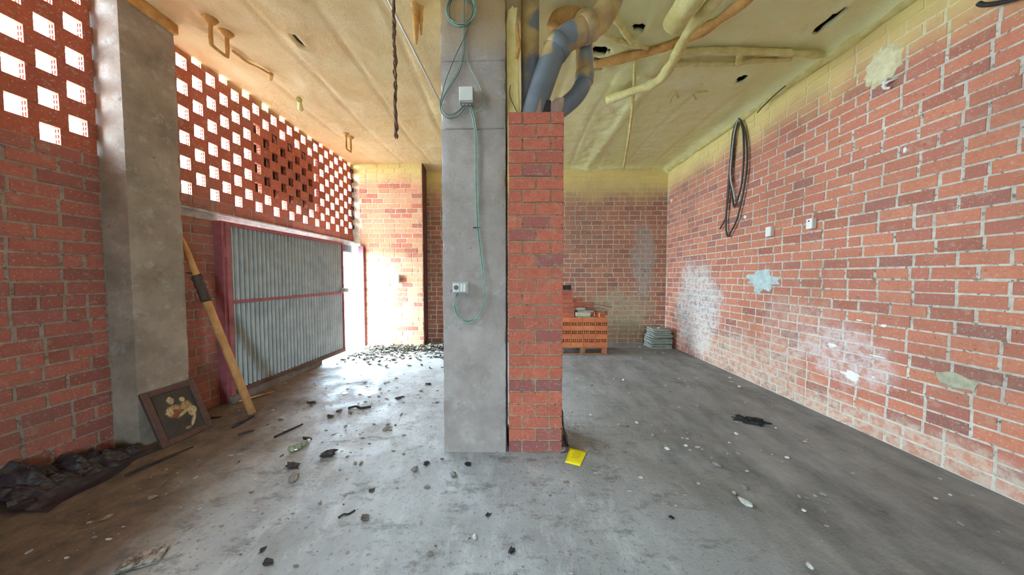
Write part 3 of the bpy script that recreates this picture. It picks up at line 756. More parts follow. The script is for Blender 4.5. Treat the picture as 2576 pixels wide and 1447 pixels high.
# ------------------------------------------------------------------ pole leaning by the gate
pt = on(453, 592, X=-3.56); pf = on(634, 1040, Z=0.03)
po = empty('wooden_pole', pf, 'long ochre wooden pole with a dark taped joint leaning on wall', 'pole')
ax = (pt - pf)
pl = [pf + ax * k / 10 for k in range(11)]
jn = on(505, 705, X=-3.5)
MB().tube(pl[:8], [0.036] * 8, 12).build('lower_shaft', M_POLE, po, True)
MB().tube([pf + ax * s for s in (0.66, 0.74, 0.8, 0.86, 0.92, 0.97, 1.0)], [0.030, 0.031, 0.03, 0.029, 0.028, 0.022, 0.012], 12).build('upper_shaft', M_POLE, po, True)
MB().tube([pf + ax * (0.64 + 0.012 * k) for k in range(13)], [0.040 + 0.004 * (k % 3) for k in range(12)] + [0.036], 12).build('taped_joint', M_TAPE, po, True)
MB().tube([pf + ax * 0.785 + Vector((0.05, 0, 0)), pf + ax * 0.79, pf + ax * 0.80 + Vector((-0.02, -0.06, 0))], 0.012, 8).build('bolt', M_TAPE, po, True)

# ------------------------------------------------------------------ framed picture leaning on the column
c0, c1 = Vector((-3.19, 2.50, 0.004)), Vector((-3.16, 2.90, 0.004)); c2 = Vector((-3.405, 2.555, 0.50))
un = (c1 - c0).normalized(); wv = (c2 - c0); wv = (wv - un * wv.dot(un)); PHt = wv.length; wn = wv.normalized(); nn = un.cross(wn)
PW = 0.41
pm = Matrix((un, nn, wn)).transposed().to_4x4(); pm.translation = c0
pic = empty('framed_picture', c0, 'old brown-framed picture of two pale figures leaning on the column', 'picture')
pic.matrix_world = pm
def ppart(mb, name, mat, bevel=0.0, par=None):
    me = mb.mesh(name); me.materials.append(mat); o = bpy.data.objects.new(name, me); COL.objects.link(o); o.parent = pic
    if bevel: m = o.modifiers.new('bevel', 'BEVEL'); m.width = bevel; m.segments = 2; m.limit_method = 'ANGLE'
    return o
fb = 0.055
ppart(MB().box(0, fb, -0.03, 0, 0, PHt), 'frame_side', M_FRAME, 0.006)
ppart(MB().box(PW - fb, PW, -0.03, 0, 0, PHt), 'frame_side', M_FRAME, 0.006)
ppart(MB().box(fb, PW - fb, -0.03, 0, 0, fb), 'frame_bottom', M_FRAME, 0.006)
ppart(MB().box(fb, PW - fb, -0.03, 0, PHt - fb, PHt), 'frame_top', M_FRAME, 0.006)
# generic two-figure composition, procedural
t = NT('painting', 0.55, 0, 0.35)
ob = t.tc.outputs['Object']
c = t.cramp(t.noise(9, ob, 5), [(0.3, srgb(48, 44, 42)), (0.7, srgb(66, 60, 54))])
def ell(cx, cz, rx, rz, rot, col, soft=0.22):
    global c
    mp = t.n.new('ShaderNodeMapping'); mp.vector_type = 'TEXTURE'
    mp.inputs['Location'].default_value = (cx, 0, cz); mp.inputs['Rotation'].default_value = (0, rot, 0); mp.inputs['Scale'].default_value = (rx, 10, rz)
    t.l.new(ob, mp.inputs['Vector'])
    ln = t.n.new('ShaderNodeVectorMath'); ln.operation = 'LENGTH'; t.l.new(mp.outputs[0], ln.inputs[0])
    d = t.math('MULTIPLY_ADD', t.noise(34, ob, 5, 0.7), 1.3, t.math('SUBTRACT', ln.outputs['Value'], 0.65))
    c = t.mix(t.ramp(d, 1 + soft, 1 - soft, 0, 0.95), c, col)
u0, z0 = fb, fb; uw, zh = PW - 2 * fb, PHt - 2 * fb
def E(fx, fz, rx, rz, rot, col): ell(u0 + fx * uw, z0 + fz * zh, rx * uw, rz * zh, rot, col)
SK, CL, RD = srgb(198, 168, 128), srgb(176, 142, 92), srgb(128, 62, 50)
E(0.42, 0.83, 0.11, 0.10, 0, srgb(50, 32, 26)); E(0.70, 0.78, 0.09, 0.07, 0, srgb(62, 40, 30))
E(0.40, 0.55, 0.19, 0.13, 0.3, CL); E(0.74, 0.56, 0.14, 0.13, -0.2, CL)
E(0.42, 0.80, 0.085, 0.085, 0, SK); E(0.70, 0.745, 0.075, 0.06, 0, SK)
E(0.44, 0.48, 0.16, 0.10, 0.2, RD); E(0.30, 0.55, 0.08, 0.09, 0, SK); E(0.60, 0.44, 0.17, 0.035, -0.5, SK)
E(0.84, 0.42, 0.12, 0.11, 0.2, srgb(206, 176, 126)); E(0.78, 0.22, 0.05, 0.14, 0.5, srgb(200, 170, 134)); E(0.58, 0.09, 0.08, 0.03, 0, srgb(150, 120, 90))
c = t.mix(t.ramp(t.noise(60, ob, 5, 0.7), 0.45, 0.62, 0, 0.55), c, srgb(70, 58, 48))
M_ART = t.done(c)
ppart(MB().box(fb - 0.005, PW - fb + 0.005, -0.020, -0.012, fb - 0.005, PHt - fb + 0.005), 'canvas', M_ART)

# ------------------------------------------------------------------ wall boxes
def wall_box(c, n, w, h, d, label, cat='box', mat=M_WHITE, spot=None):
    """shallow plastic box on a wall with a small knock-out hole"""
    Fm = frame(n); e = empty('wall_box', c, label, cat)
    def prt(mb, nm, m, bev):
        me = mb.mesh(nm); me.materials.append(m); o = bpy.data.objects.new(nm, me); COL.objects.link(o); o.parent = e; o.matrix_basis = Fm
        if bev: q = o.modifiers.new('bevel', 'BEVEL'); q.width = bev; q.segments = 2
    prt(MB().box(-w / 2, w / 2, 0, d, -h / 2, h / 2), 'case', mat, 0.004)
    prt(MB().box(-w / 2 + 0.006, w / 2 - 0.006, d, d + 0.003, -h / 2 + 0.006, h / 2 - 0.006), 'cover', mat, 0)
    if spot: prt(MB().cyl((spot[0], d + 0.003, spot[1]), (0, 1, 0), 0.009, 0.002, 12), 'knockout', M_BLACK, 0)
    return e
wall_box(on(1941, 583, X=XR - 0.005), (-1, 0, 0), 0.085, 0.13, 0.05, 'small plain white box on the right wall, lower of two', 'switch')
wall_box(on(2046, 563, X=XR - 0.005), (-1, 0, 0), 0.075, 0.12, 0.05, 'white switch box with dark knockout on the right wall', 'switch', spot=(0.0, 0.03))
wall_box(on(234, 492, Y=YC0 - 0.005), (0, -1, 0), 0.098, 0.118, 0.045, 'cream switch box at the joint of left wall and column', 'switch', spot=(0.005, 0.035))
wall_box(on(999, 701, Y=YP - 0.02), (0, -1, 0), 0.13, 0.18, 0.07, 'white electrical box on the pier near the bright doorway', 'box')

# ------------------------------------------------------------------ black cable loops on the right wall
cl = empty('cable_coil', on(1858, 296, X=XR - 0.04), 'long dark cable loops hanging from a nail on the right wall', 'cable')
XW = XR - 0.045
def wstrand(pxs, mat, r=0.013, dx=0.0, n=8):
    MB().tube(smooth_path([on(x, y, X=XW + dx) for x, y in pxs], n), r, 8).build('loop', mat, cl, True)
wstrand([(1858, 294), (1874, 330), (1880, 400), (1872, 470), (1856, 545), (1838, 585), (1830, 594), (1826, 560), (1831, 480), (1838, 400), (1844, 335), (1857, 296)], M_CABLE)
wstrand([(1860, 296), (1869, 330), (1871, 400), (1864, 470), (1850, 515), (1846, 518), (1842, 495), (1837, 450), (1839, 390), (1847, 325), (1859, 297)], M_CABLE, dx=-0.012)
wstrand([(1857, 297), (1846, 340), (1838, 420), (1838, 450), (1843, 475), (1849, 502)], M_CABLEG, 0.009, -0.02)
wstrand([(1858, 297), (1850, 330), (1843, 390), (1834, 470), (1828, 530), (1824, 552), (1811, 576)], M_CABLE, 0.012, -0.006)
MB().tube([on(1862, 292, X=XR), on(1858, 292, X=XW - 0.03), on(1857, 288, X=XW - 0.035)], 0.007, 8).build('nail', M_RUST, cl, True)
o = MB().tube(smooth_path([on(x, y, X=XR - 0.09) for x, y in ((1905, 284), (1925, 262), (1950, 238), (1976, 216))]), 0.007, 8).build('thin_cable', M_CABLE, smooth=True)
tag(o, 'thin dark cable running along the foam edge above the cable loops', 'cable')
o = MB().tube(smooth_path([on(x, y, X=XR - 0.05) for x, y in ((2462, 8), (2475, 12), (2510, 8), (2560, -4), (2620, -25))]), 0.015, 8).build('black_hose', M_RUBBER, smooth=True)
tag(o, 'black hose end at the top of the right wall', 'hose')

# ------------------------------------------------------------------ plaster patches stuck on the right wall
def patch(cx, cy, w, h, mat, name, label, seed=0, th=0.022, n=22, jag=0.35):
    c = on(cx, cy, X=XR); vs = [(XR - th, c.y, c.z)]; rim = []; rnd = random.Random(seed)
    for k in range(n):
        a = 2 * PI * k / n; r = 1 + rnd.uniform(-jag, jag * 0.6)
        vs.append((XR - th + 0.004, c.y + math.cos(a) * w / 2 * r * 0.8, c.z + math.sin(a) * h / 2 * r * 0.8)); rim.append((XR - 0.004, c.y + math.cos(a) * w / 2 * r, c.z + math.sin(a) * h / 2 * r))
    vs += rim
    fs = [(0, 1 + (k + 1) % n, 1 + k) for k in range(n)] + [(1 + k, 1 + (k + 1) % n, 1 + n + (k + 1) % n, 1 + n + k) for k in range(n)]
    o = MB().add(vs, fs).build(name, mat); return tag(o, label, 'plaster')
patch(1917, 706, 0.55, 0.32, M_PATCHB, 'plaster_patch', 'pale blue-grey plaster splat on the right brick wall', 1)
patch(2142, 945, 0.17, 0.10, M_PATCHW, 'plaster_patch', 'white plaster splash low on the right brick wall', 2, 0.016)
patch(2405, 958, 0.24, 0.13, M_PATCHG, 'mortar_patch', 'grey-green mortar filling in place of a brick', 3, 0.018, 16, 0.2)
for k, (x, y, w, h) in enumerate(((2225, 820, 0.05, 0.035), (2163, 806, 0.06, 0.018), (2208, 897, 0.14, 0.016), (2200, 950, 0.04, 0.02), (2279, 378, 0.03, 0.06), (1875, 546, 0.06, 0.06), (1690, 505, 0.09, 0.09), (2095, 870, 0.10, 0.06))):
    lab = ['white plaster fleck beside a dark hole on the right wall', 'thin white plaster smear left of the fleck on right wall', 'long white plaster streak above the white splash', 'tiny white plaster dot right of the white splash', 'upright white plaster dab high on the right wall', 'pale plaster dab just right of the cable loop end', 'pale plaster dab by the far right corner', 'faint white plaster smudge above the white splash'][k]
    patch(x, y, w, h, M_PATCHW, 'plaster_fleck', lab, 10 + k, 0.016, 12, 0.3)
# foam lump with hook at the top of the right wall
c = on(2222, 172, X=XR)
o = patch(2222, 165, 0.30, 0.36, simple('white_foam', srgb(228, 212, 168), 0.95, 0, 0.12, 20, 0.8, 60), 'foam_lump', 'whitish lump of foam where the yellow spray ends', 31, 0.03, 40, 0.16)
hk = empty('wall_hook', on(2238, 215, X=XR), 'small white hook just below the whitish foam lump', 'hook')
p = on(2238, 215, X=XR)
MB().tube(smooth_path([p + Vector((0, 0, 0.06)), p + Vector((-0.04, 0, 0.05)), p + Vector((-0.05, 0, -0.02)), p + Vector((-0.03, -0.03, -0.04))]), 0.012, 8).build('hook_arm', M_PATCHW, hk, True)
MB().tube([p + Vector((0, -0.06, 0.03)), p + Vector((-0.04, -0.02, 0.02)), p + Vector((-0.045, 0.02, 0.0))], 0.010, 8).build('hook_bar', M_PATCHW, hk, True)
# knots and missing mortar on the right wall stay in the mortar's relief; foam cove along the wall top
P = [Vector((XR - 0.01, y, ZC - 0.06 + 0.02 * N3(y * 2, 0, 1))) for y in [0.6 + k * 0.06 for k in range(102)]]
o = MB().tube(P, [0.055 + 0.02 * N3(p.y * 3, 5, 0) for p in P], 10).build('foam_cove', M_FOAM, wr, True)

# ------------------------------------------------------------------ things under the ceiling
def lagged(name, pts, r, label, mat=M_FOAM, wob=0.35, cat='pipe', seg=12, n=10, group=None):
    P = smooth_path(pts, n); e = empty(name, P[0], label, cat, group)
    MB().tube(P, [r * (1 + wob * N3(p.x * 9, p.y * 9, p.z * 9 + r * 10) + 0.2 * wob * N3(p.x * 30, p.y * 30, 1)) for p in P], seg).build('lagging', mat, e, True)
    return e
zc = ZC - 0.04
lagged('lagged_pipe', [on(x, y, Z=z) for x, y, z in ((1528, 252, 3.97), (1590, 230, 3.93), (1650, 207, 3.90), (1680, 175, 3.88), (1712, 118, 3.87), (1728, 85, 3.87), (1765, 40, 3.87), (1815, -20, 3.87))], 0.052, 'long foam-coated pipe curving across the ceiling to its open end')
lagged('lagged_duct', [on(x, y, Z=z) for x, y, z in ((1697, 58, 3.86), (1705, 42, 3.86), (1735, 0, 3.87), (1775, -60, 3.88))], 0.095, 'thick foam-coated duct end in the ceiling by the right', wob=0.22, cat='duct', seg=16)
lagged('lagged_pipe', [on(x, y, Z=zc) for x, y in ((1497, 163), (1560, 148), (1640, 128), (1700, 108), (1780, 70), (1870, 5), (1920, -40))], 0.045, 'rust-stained foam ridge slanting under the curved ceiling pipe', M_FOAMO)
lagged('ceiling_batten', [on(x, y, Z=zc) for x, y in ((1690, 132), (1790, 128), (1900, 130), (2000, 134), (2080, 138))], 0.034, 'upper foam-coated batten reaching right wall along the ceiling', cat='batten')
lagged('ceiling_batten', [on(x, y, Z=zc) for x, y in ((1690, 162), (1760, 161), (1850, 160), (1890, 153), (1990, 147))], 0.026, 'lower thinner foam-coated batten beside the upper batten', cat='batten')
lagged('batten_cleat', [on(x, y, Z=zc - 0.01) for x, y in ((1864, 128), (1860, 146), (1856, 164))], 0.03, 'short foam cleat bridging the two ceiling battens', cat='batten')
lagged('ceiling_rod', [on(x, y, Z=z) for x, y, z in ((1598, 148, zc), (1596, 190, zc), (1594, 230, 3.98), (1588, 300, 3.99), (1578, 370, 4.0), (1568, 425, 4.0))], 0.022, 'thin foam-coated rod running to the back wall', wob=0.2, cat='rod')
lagged('foam_wire', [on(x, y, Z=zc) for x, y in ((1686, 258), (1695, 232), (1706, 245))], 0.012, 'small foam-coated wire hook on the ceiling, left of two', cat='wire')
lagged('foam_wire', [on(x, y, Z=zc) for x, y in ((1780, 230), (1745, 234), (1750, 250))], 0.012, 'small foam-coated wire tuft on the ceiling, right of two', cat='wire')
lagged('lagged_pipe', [on(x, y, Z=zc) for x, y in ((1500, 70), (1540, 95), (1580, 110), (1630, 122))], 0.022, 'thin foam-coated tube passing behind the bend of thick pipe')
lagged('lagged_pipe', [on(x, y, Z=zc) for x, y in ((1545, 40), (1565, 70), (1590, 105))], 0.028, 'short foam-coated tube near the square ceiling hole')
# U-shaped hangers on the left of the ceiling
def hanger(x, ya, yb, zb, label):
    e = empty('ceiling_hanger', (x, ya, zb), label, 'hanger', 'strap hangers on the ceiling')
    P = smooth_path([(x, ya, ZC + 0.02), (x, ya, zb + 0.03), (x, ya + 0.02, zb), (x, (ya + yb) / 2, zb - 0.004), (x, yb - 0.02, zb), (x, yb, zb + 0.03), (x, yb, ZC + 0.02)], 6)
    MB().tube(P, [0.018 * (1 + 0.3 * N3(p.y * 8, p.z * 8, x)) for p in P], 8).build('strap', M_FOAMO, e, True)
    for y in (ya, yb): MB().tube([(x, y, ZC + 0.02), (x, y, ZC - 0.02), (x, y, ZC - 0.05)], [0.07, 0.045, 0.018], 10).build('foam_root', M_FOAMO, e, True)
hanger(-2.98, 2.86, 3.02, 3.83, 'large brown U-shaped hanger on ceiling near the concrete column')
hanger(-2.97, 5.08, 5.22, 3.80, 'small distant U-shaped hanger on ceiling near the pier')
lagged('rusty_tube', [on(x, y, Z=zc + 0.02) for x, y in ((585, 128), (620, 155), (655, 172), (684, 190))], 0.012, 'thin rusty tube on the ceiling next to the large hanger', M_FOAMO, 0.4, 'tube')
lagged('foam_stub', [on(682, 186, Z=zc), on(680, 200, Z=zc - 0.03)], 0.025, 'little brown stub hanging where the rusty tube ends', M_FOAMO, 0.4, 'stub')
lagged('foam_stub', [on(752, 250, Z=zc), on(756, 275, Z=zc - 0.05)], 0.035, 'pale foam stub on the ceiling midway between the hangers', M_FOAM, 0.5, 'stub')
# foam-coated strap by the pillar
P = [Vector((-0.93 + 0.01 * N3(k, 0, 0), 2.75, ZC + 0.02 - k * 0.045)) for k in range(9)]
e = empty('foam_strap', P[-1], 'brown foam-coated strap hanging from the ceiling left of pillar', 'strap')
MB().tube(P, [0.055, 0.04, 0.032, 0.034, 0.028, 0.026, 0.022, 0.018, 0.01], 10).build('strap', M_FOAMO, e, True)
MB().tube([p + Vector((0.045, 0.01, 0)) for p in P[:7]], [0.03, 0.022, 0.018, 0.02, 0.014, 0.012, 0.008], 8).build('drip', M_FOAMO, e, True)
o = MB().tube([(-1.14, 1.2, 4.0), (-1.13, 2.5, 4.0), (-1.07, 3.9, 4.0), (-1.02, 5.0, 4.01)], 0.012, 8).build('metal_conduit', M_ALU, smooth=True)
tag(o, 'bright thin metal conduit along the ceiling left of the pillar', 'conduit')
# frayed rusty chain
top = Vector((-1.03, 2.5, ZC + 0.02)); zend = on(1003, 350, Y=2.5).z
ch = empty('hanging_chain', (-1.03, 2.5, zend), 'rusty frayed chain hanging from the ceiling left of the pillar', 'chain')
nl = 60
for q in range(3):
    P = []
    for k in range(nl + 1):
        f = k / nl; a = f * 34 + q * 2.1; rr = 0.009 * (0.5 + abs(N3(k * 0.21, q, 2)) * 2.0)
        P.append(Vector((top.x + rr * math.cos(a) + 0.012 * N3(f * 7, 3, 0), top.y + rr * math.sin(a), top.z + (zend - top.z) * f)))
    MB().tube(P, [0.006 + 0.012 * max(0, N3(k * 0.33, q * 5, 7)) + (0.004 if nl * 0.82 < k < nl * 0.95 else 0) for k in range(nl)] + [0.001], 6).build('strand', M_RUST, ch, True)
for k in range(11):
    z = top.z + (zend - top.z) * random.uniform(0.15, 0.98); a = random.uniform(0, 6.28); p = Vector((top.x, top.y, z))
    MB().tube([p, p + Vector((0.016 * math.cos(a), 0.016 * math.sin(a), -0.012)), p + Vector((0.014 * math.cos(a), 0.014 * math.sin(a), -0.05))], 0.003, 5).build('wisp', M_RUST, ch, True)

# ------------------------------------------------------------------ pallet of hollow bricks at the back
YPf = 5.74; PXr = on(1529, 800, Y=YPf).x; PXl = PXr - 0.98
pal = empty('wooden_pallet', ((PXl + PXr) / 2, YPf + 0.25, 0), 'wooden pallet under the stacked hollow bricks', 'pallet')
for k in range(5): MB().box(PXl, PXr, YPf + k * 0.105, YPf + k * 0.105 + 0.085, 0.125, 0.148).build('deck_board', M_WOOD, pal)
for x in (PXl, (PXl + PXr) / 2 - 0.05, PXr - 0.11): 
    for y in (YPf + 0.01, YPf + 0.41): MB().box(x, x + 0.10, y, y + 0.09, 0.022, 0.125).build('block', M_OLDBR if x > 1.5 else M_WOOD, pal)
for y in (YPf + 0.01, YPf + 0.41): MB().box(PXl, PXr, y, y + 0.09, 0, 0.022).build('bottom_board', M_WOOD, pal)
HB = hollow_mesh('hollow_brick', 0.238, 0.117, 0.083, 3, 2, M_HOLLOW, 0.011)
ORD = ['rightmost', 'second', 'third', 'fourth', 'fifth', 'sixth', 'seventh', 'eighth']
LAY = ['bottom', 'second', 'third', 'fourth', 'fifth', 'sixth', 'top']
z = 0.149
for L_ in range(7):
    off = random.uniform(-0.015, 0.012)
    for rank in range(2):
        if L_ % 2 == 0:      # stretchers face the room, two deep in each rank
            for k in range(4):
                for dd in range(2):
                    if dd or rank: continue_ = L_ < 6
                    else: continue_ = False
                    if continue_: continue
                    o = bpy.data.objects.new('hollow_brick', HB); COL.objects.link(o)
                    o.location = (PXr - 0.122 - k * 0.243 + off, YPf + 0.06 + rank * 0.243 + dd * 0.12 + random.uniform(-0.004, 0.004), z + 0.0417); o.rotation_euler = (0, 0, PI / 2 + random.uniform(-0.01, 0.01))
                    row = ['front row', 'second row back', 'third row back', 'rear row'][rank * 2 + dd]
                    tag(o, f'orange hollow brick, flat side out, {ORD[k]} from the right, {row}, {LAY[L_]} pallet layer' if k else f'orange hollow brick, flat side out, at right end, {row}, {LAY[L_]} pallet layer', 'hollow brick', 'hollow bricks stacked on the pallet')
        else:                # ends with cells face the room
            for k in range(8):
                if rank and k: continue
                o = bpy.data.objects.new('hollow_brick', HB); COL.objects.link(o)
                o.location = (PXr - 0.061 - k * 0.1215 + off, YPf + 0.12 + rank * 0.243 + random.uniform(-0.006, 0.006), z + 0.0417); o.rotation_euler = (0, 0, random.uniform(-0.012, 0.012))
                row = ['front', 'rear'][rank]
                tag(o, f'orange hollow brick, cells outward, {ORD[k]} from the right, {row} row, {LAY[L_]} pallet layer' if k else f'orange hollow brick, cells outward, at right end, {row} row, {LAY[L_]} pallet layer', 'hollow brick', 'hollow bricks stacked on the pallet')
    z += 0.0845
ZT = z
o = bpy.data.objects.new('hollow_brick', HB); COL.objects.link(o); o.location = (PXr - 0.12, YPf + 0.17, ZT + 0.043); o.rotation_euler = (0, 0, 0.25)
tag(o, 'single hollow brick lying loose on top of the pallet stack', 'hollow brick')
def block(name, c, size, rot, mat, label, cat, tilt=0.0):
    mb = MB().box(-size[0] / 2, size[0] / 2, -size[1] / 2, size[1] / 2, 0, size[2])
    o = mb.build(name, mat, bevel=min(0.006, size[2] * 0.2)); o.location = c; o.rotation_euler = (tilt, 0, rot)
    return tag(o, label, cat)
# old bricks on the left of the pallet, stepping up behind the pillar
xl = on(1436, 780, Y=YPf).x
for k in range(7):
    block('old_brick', (xl - 0.011 * k + random.uniform(-0.012, 0.012) - 0.02, YPf + 0.14 + 0.012 * k, ZT + k * 0.092), (0.24, 0.12, 0.09), random.uniform(-0.08, 0.08), M_OLDBR if k != 6 else M_STONED,
          ['lowest', 'second-lowest', 'third-lowest', 'middle', 'third-highest', 'second-highest', 'dark highest'][k] + ' old brick in the narrow stack beside the pillar edge', 'brick')
for k, (dx, dz) in enumerate(((0.22, 0.0), (0.46, 0.0), (0.72, 0.0), (0.20, 1), (0.45, 1), (0.20, 2), (0.44, 2), (0.20, 3))):
    block('old_brick', (xl + dx, YPf + 0.40, ZT + dz * 0.092), (0.24, 0.115, 0.09), random.uniform(-0.05, 0.05), M_OLDBR,
          ['left one in lowest course', 'middle one in lowest course', 'right one in lowest course', 'left one in second course', 'right one in second course', 'left one in third course', 'right one in third course', 'topmost one'][k] + ' of old bricks piled at the back of the pallet', 'brick')
block('floor_tile', (xl + 0.33, YPf + 0.10, ZT), (0.34, 0.16, 0.012), 0.1, M_SLAB, 'thin grey tile lying on the front of the pallet stack', 'tile')
block('cream_block', (xl + 0.26, YPf + 0.14, ZT + 0.013), (0.30, 0.14, 0.085), 0.06, M_CREAM, 'cream concrete block on top of the pallet stack', 'block')
block('slab_fragment', (xl + 0.33, YPf + 0.17, ZT + 0.10), (0.32, 0.15, 0.035), -0.15, M_SLAB, 'grey slab fragment on top of the cream block', 'slab')
block('slab_fragment', (xl + 0.22, YPf + 0.20, ZT + 0.137), (0.20, 0.12, 0.04), 0.3, M_STONE, 'whitish slab fragment topping the pallet pile', 'slab')
for k, (a, b) in enumerate((((1448, 758), (1540, 773)), ((1500, 788), (1532, 780)), ((1470, 770), (1522, 778)))):
    pa, pb2 = on(*a, Y=YPf + 0.12), on(*b, Y=YPf + 0.10)
    o = MB().tube([pa, (pa + pb2) / 2 + Vector((0, 0, 0.006)), pb2], 0.009, 6).build('thin_lath', M_STONEG if k else M_WOOD, smooth=True)
    tag(o, ['long thin lath lying across the pallet pile', 'short lath poking out beside the loose hollow brick', 'short lath under the long lath on the pallet pile'][k], 'lath')

# ------------------------------------------------------------------ slabs stacked in the far right corner
for k in range(10):
    wv = 0.44 if k < 5 else 0.40 - 0.012 * (k - 5); sh = 0 if k < 5 else 0.02
    mb = MB().box(-wv / 2, wv / 2, -0.2, 0.2, 0, 0.034)
    o = mb.build('paving_slab', M_SLAB, bevel=0.006); o.location = (3.17 + sh + random.uniform(-0.022, 0.022), 6.43 + random.uniform(-0.03, 0.03), 0.0 + k * 0.0425); o.rotation_euler = (0, 0, random.uniform(-0.07, 0.07))
    tag(o, ['lowest', 'second', 'third', 'fourth', 'fifth', 'sixth', 'seventh', 'eighth', 'ninth', 'topmost'][k] + (' grey slab from the floor in the corner stack' if 0 < k < 9 else ' grey slab of the corner stack by the right wall'), 'slab', 'grey slabs stacked in the corner')
block('pebble_lump', (3.15, 6.34, 0.418), (0.06, 0.04, 0.025), 0.4, M_STONE, 'white lump of mortar on top of the slab stack', 'rubble')

# ------------------------------------------------------------------ floor debris
def rock_mesh(seed, flat=0.6, mat=M_STONE, rag=0.55):
    bm = bmesh.new(); bmesh.ops.create_icosphere(bm, subdivisions=2, radius=1.0)
    for v in bm.verts:
        k = 1 + rag * N3(v.co.x * 1.1 + seed * 7, v.co.y * 1.1, v.co.z * 1.1) + (rag - 0.4) * N3(v.co.x * 3 + seed * 3, v.co.y * 3, v.co.z * 3)
        v.co *= k; v.co.z *= flat
        v.co.x = round(v.co.x * 2.2) / 2.2 * 0.4 + v.co.x * 0.6
    zmin = min(v.co.z for v in bm.verts)
    for v in bm.verts: v.co.z -= zmin
    me = bpy.data.meshes.new('rock'); bm.to_mesh(me); bm.free(); me.materials.append(mat); return me
RK = {m.name: [rock_mesh(s, 0.65 if m is not M_STONED else 0.45, m, 0.55 if m is not M_STONED else 1.1) for s in range(4)] for m in (M_STONE, M_STONEG, M_STONED)}
def rock(x, y, px, mat, label, cat='stone', name='rubble_stone', el=1.4, rz=None):
    p = on(x, y, Z=0.0); d = (p - CAM).length; r = px / 2 * d / F * 0.62
    o = bpy.data.objects.new(name, random.choice(RK[mat.name])); COL.objects.link(o)
    o.location = (p.x, p.y, 0.0); o.scale = (r * el, r, r); o.rotation_euler = (0, 0, random.uniform(0, 6.28) if rz is None else rz)
    return tag(o, label, cat)
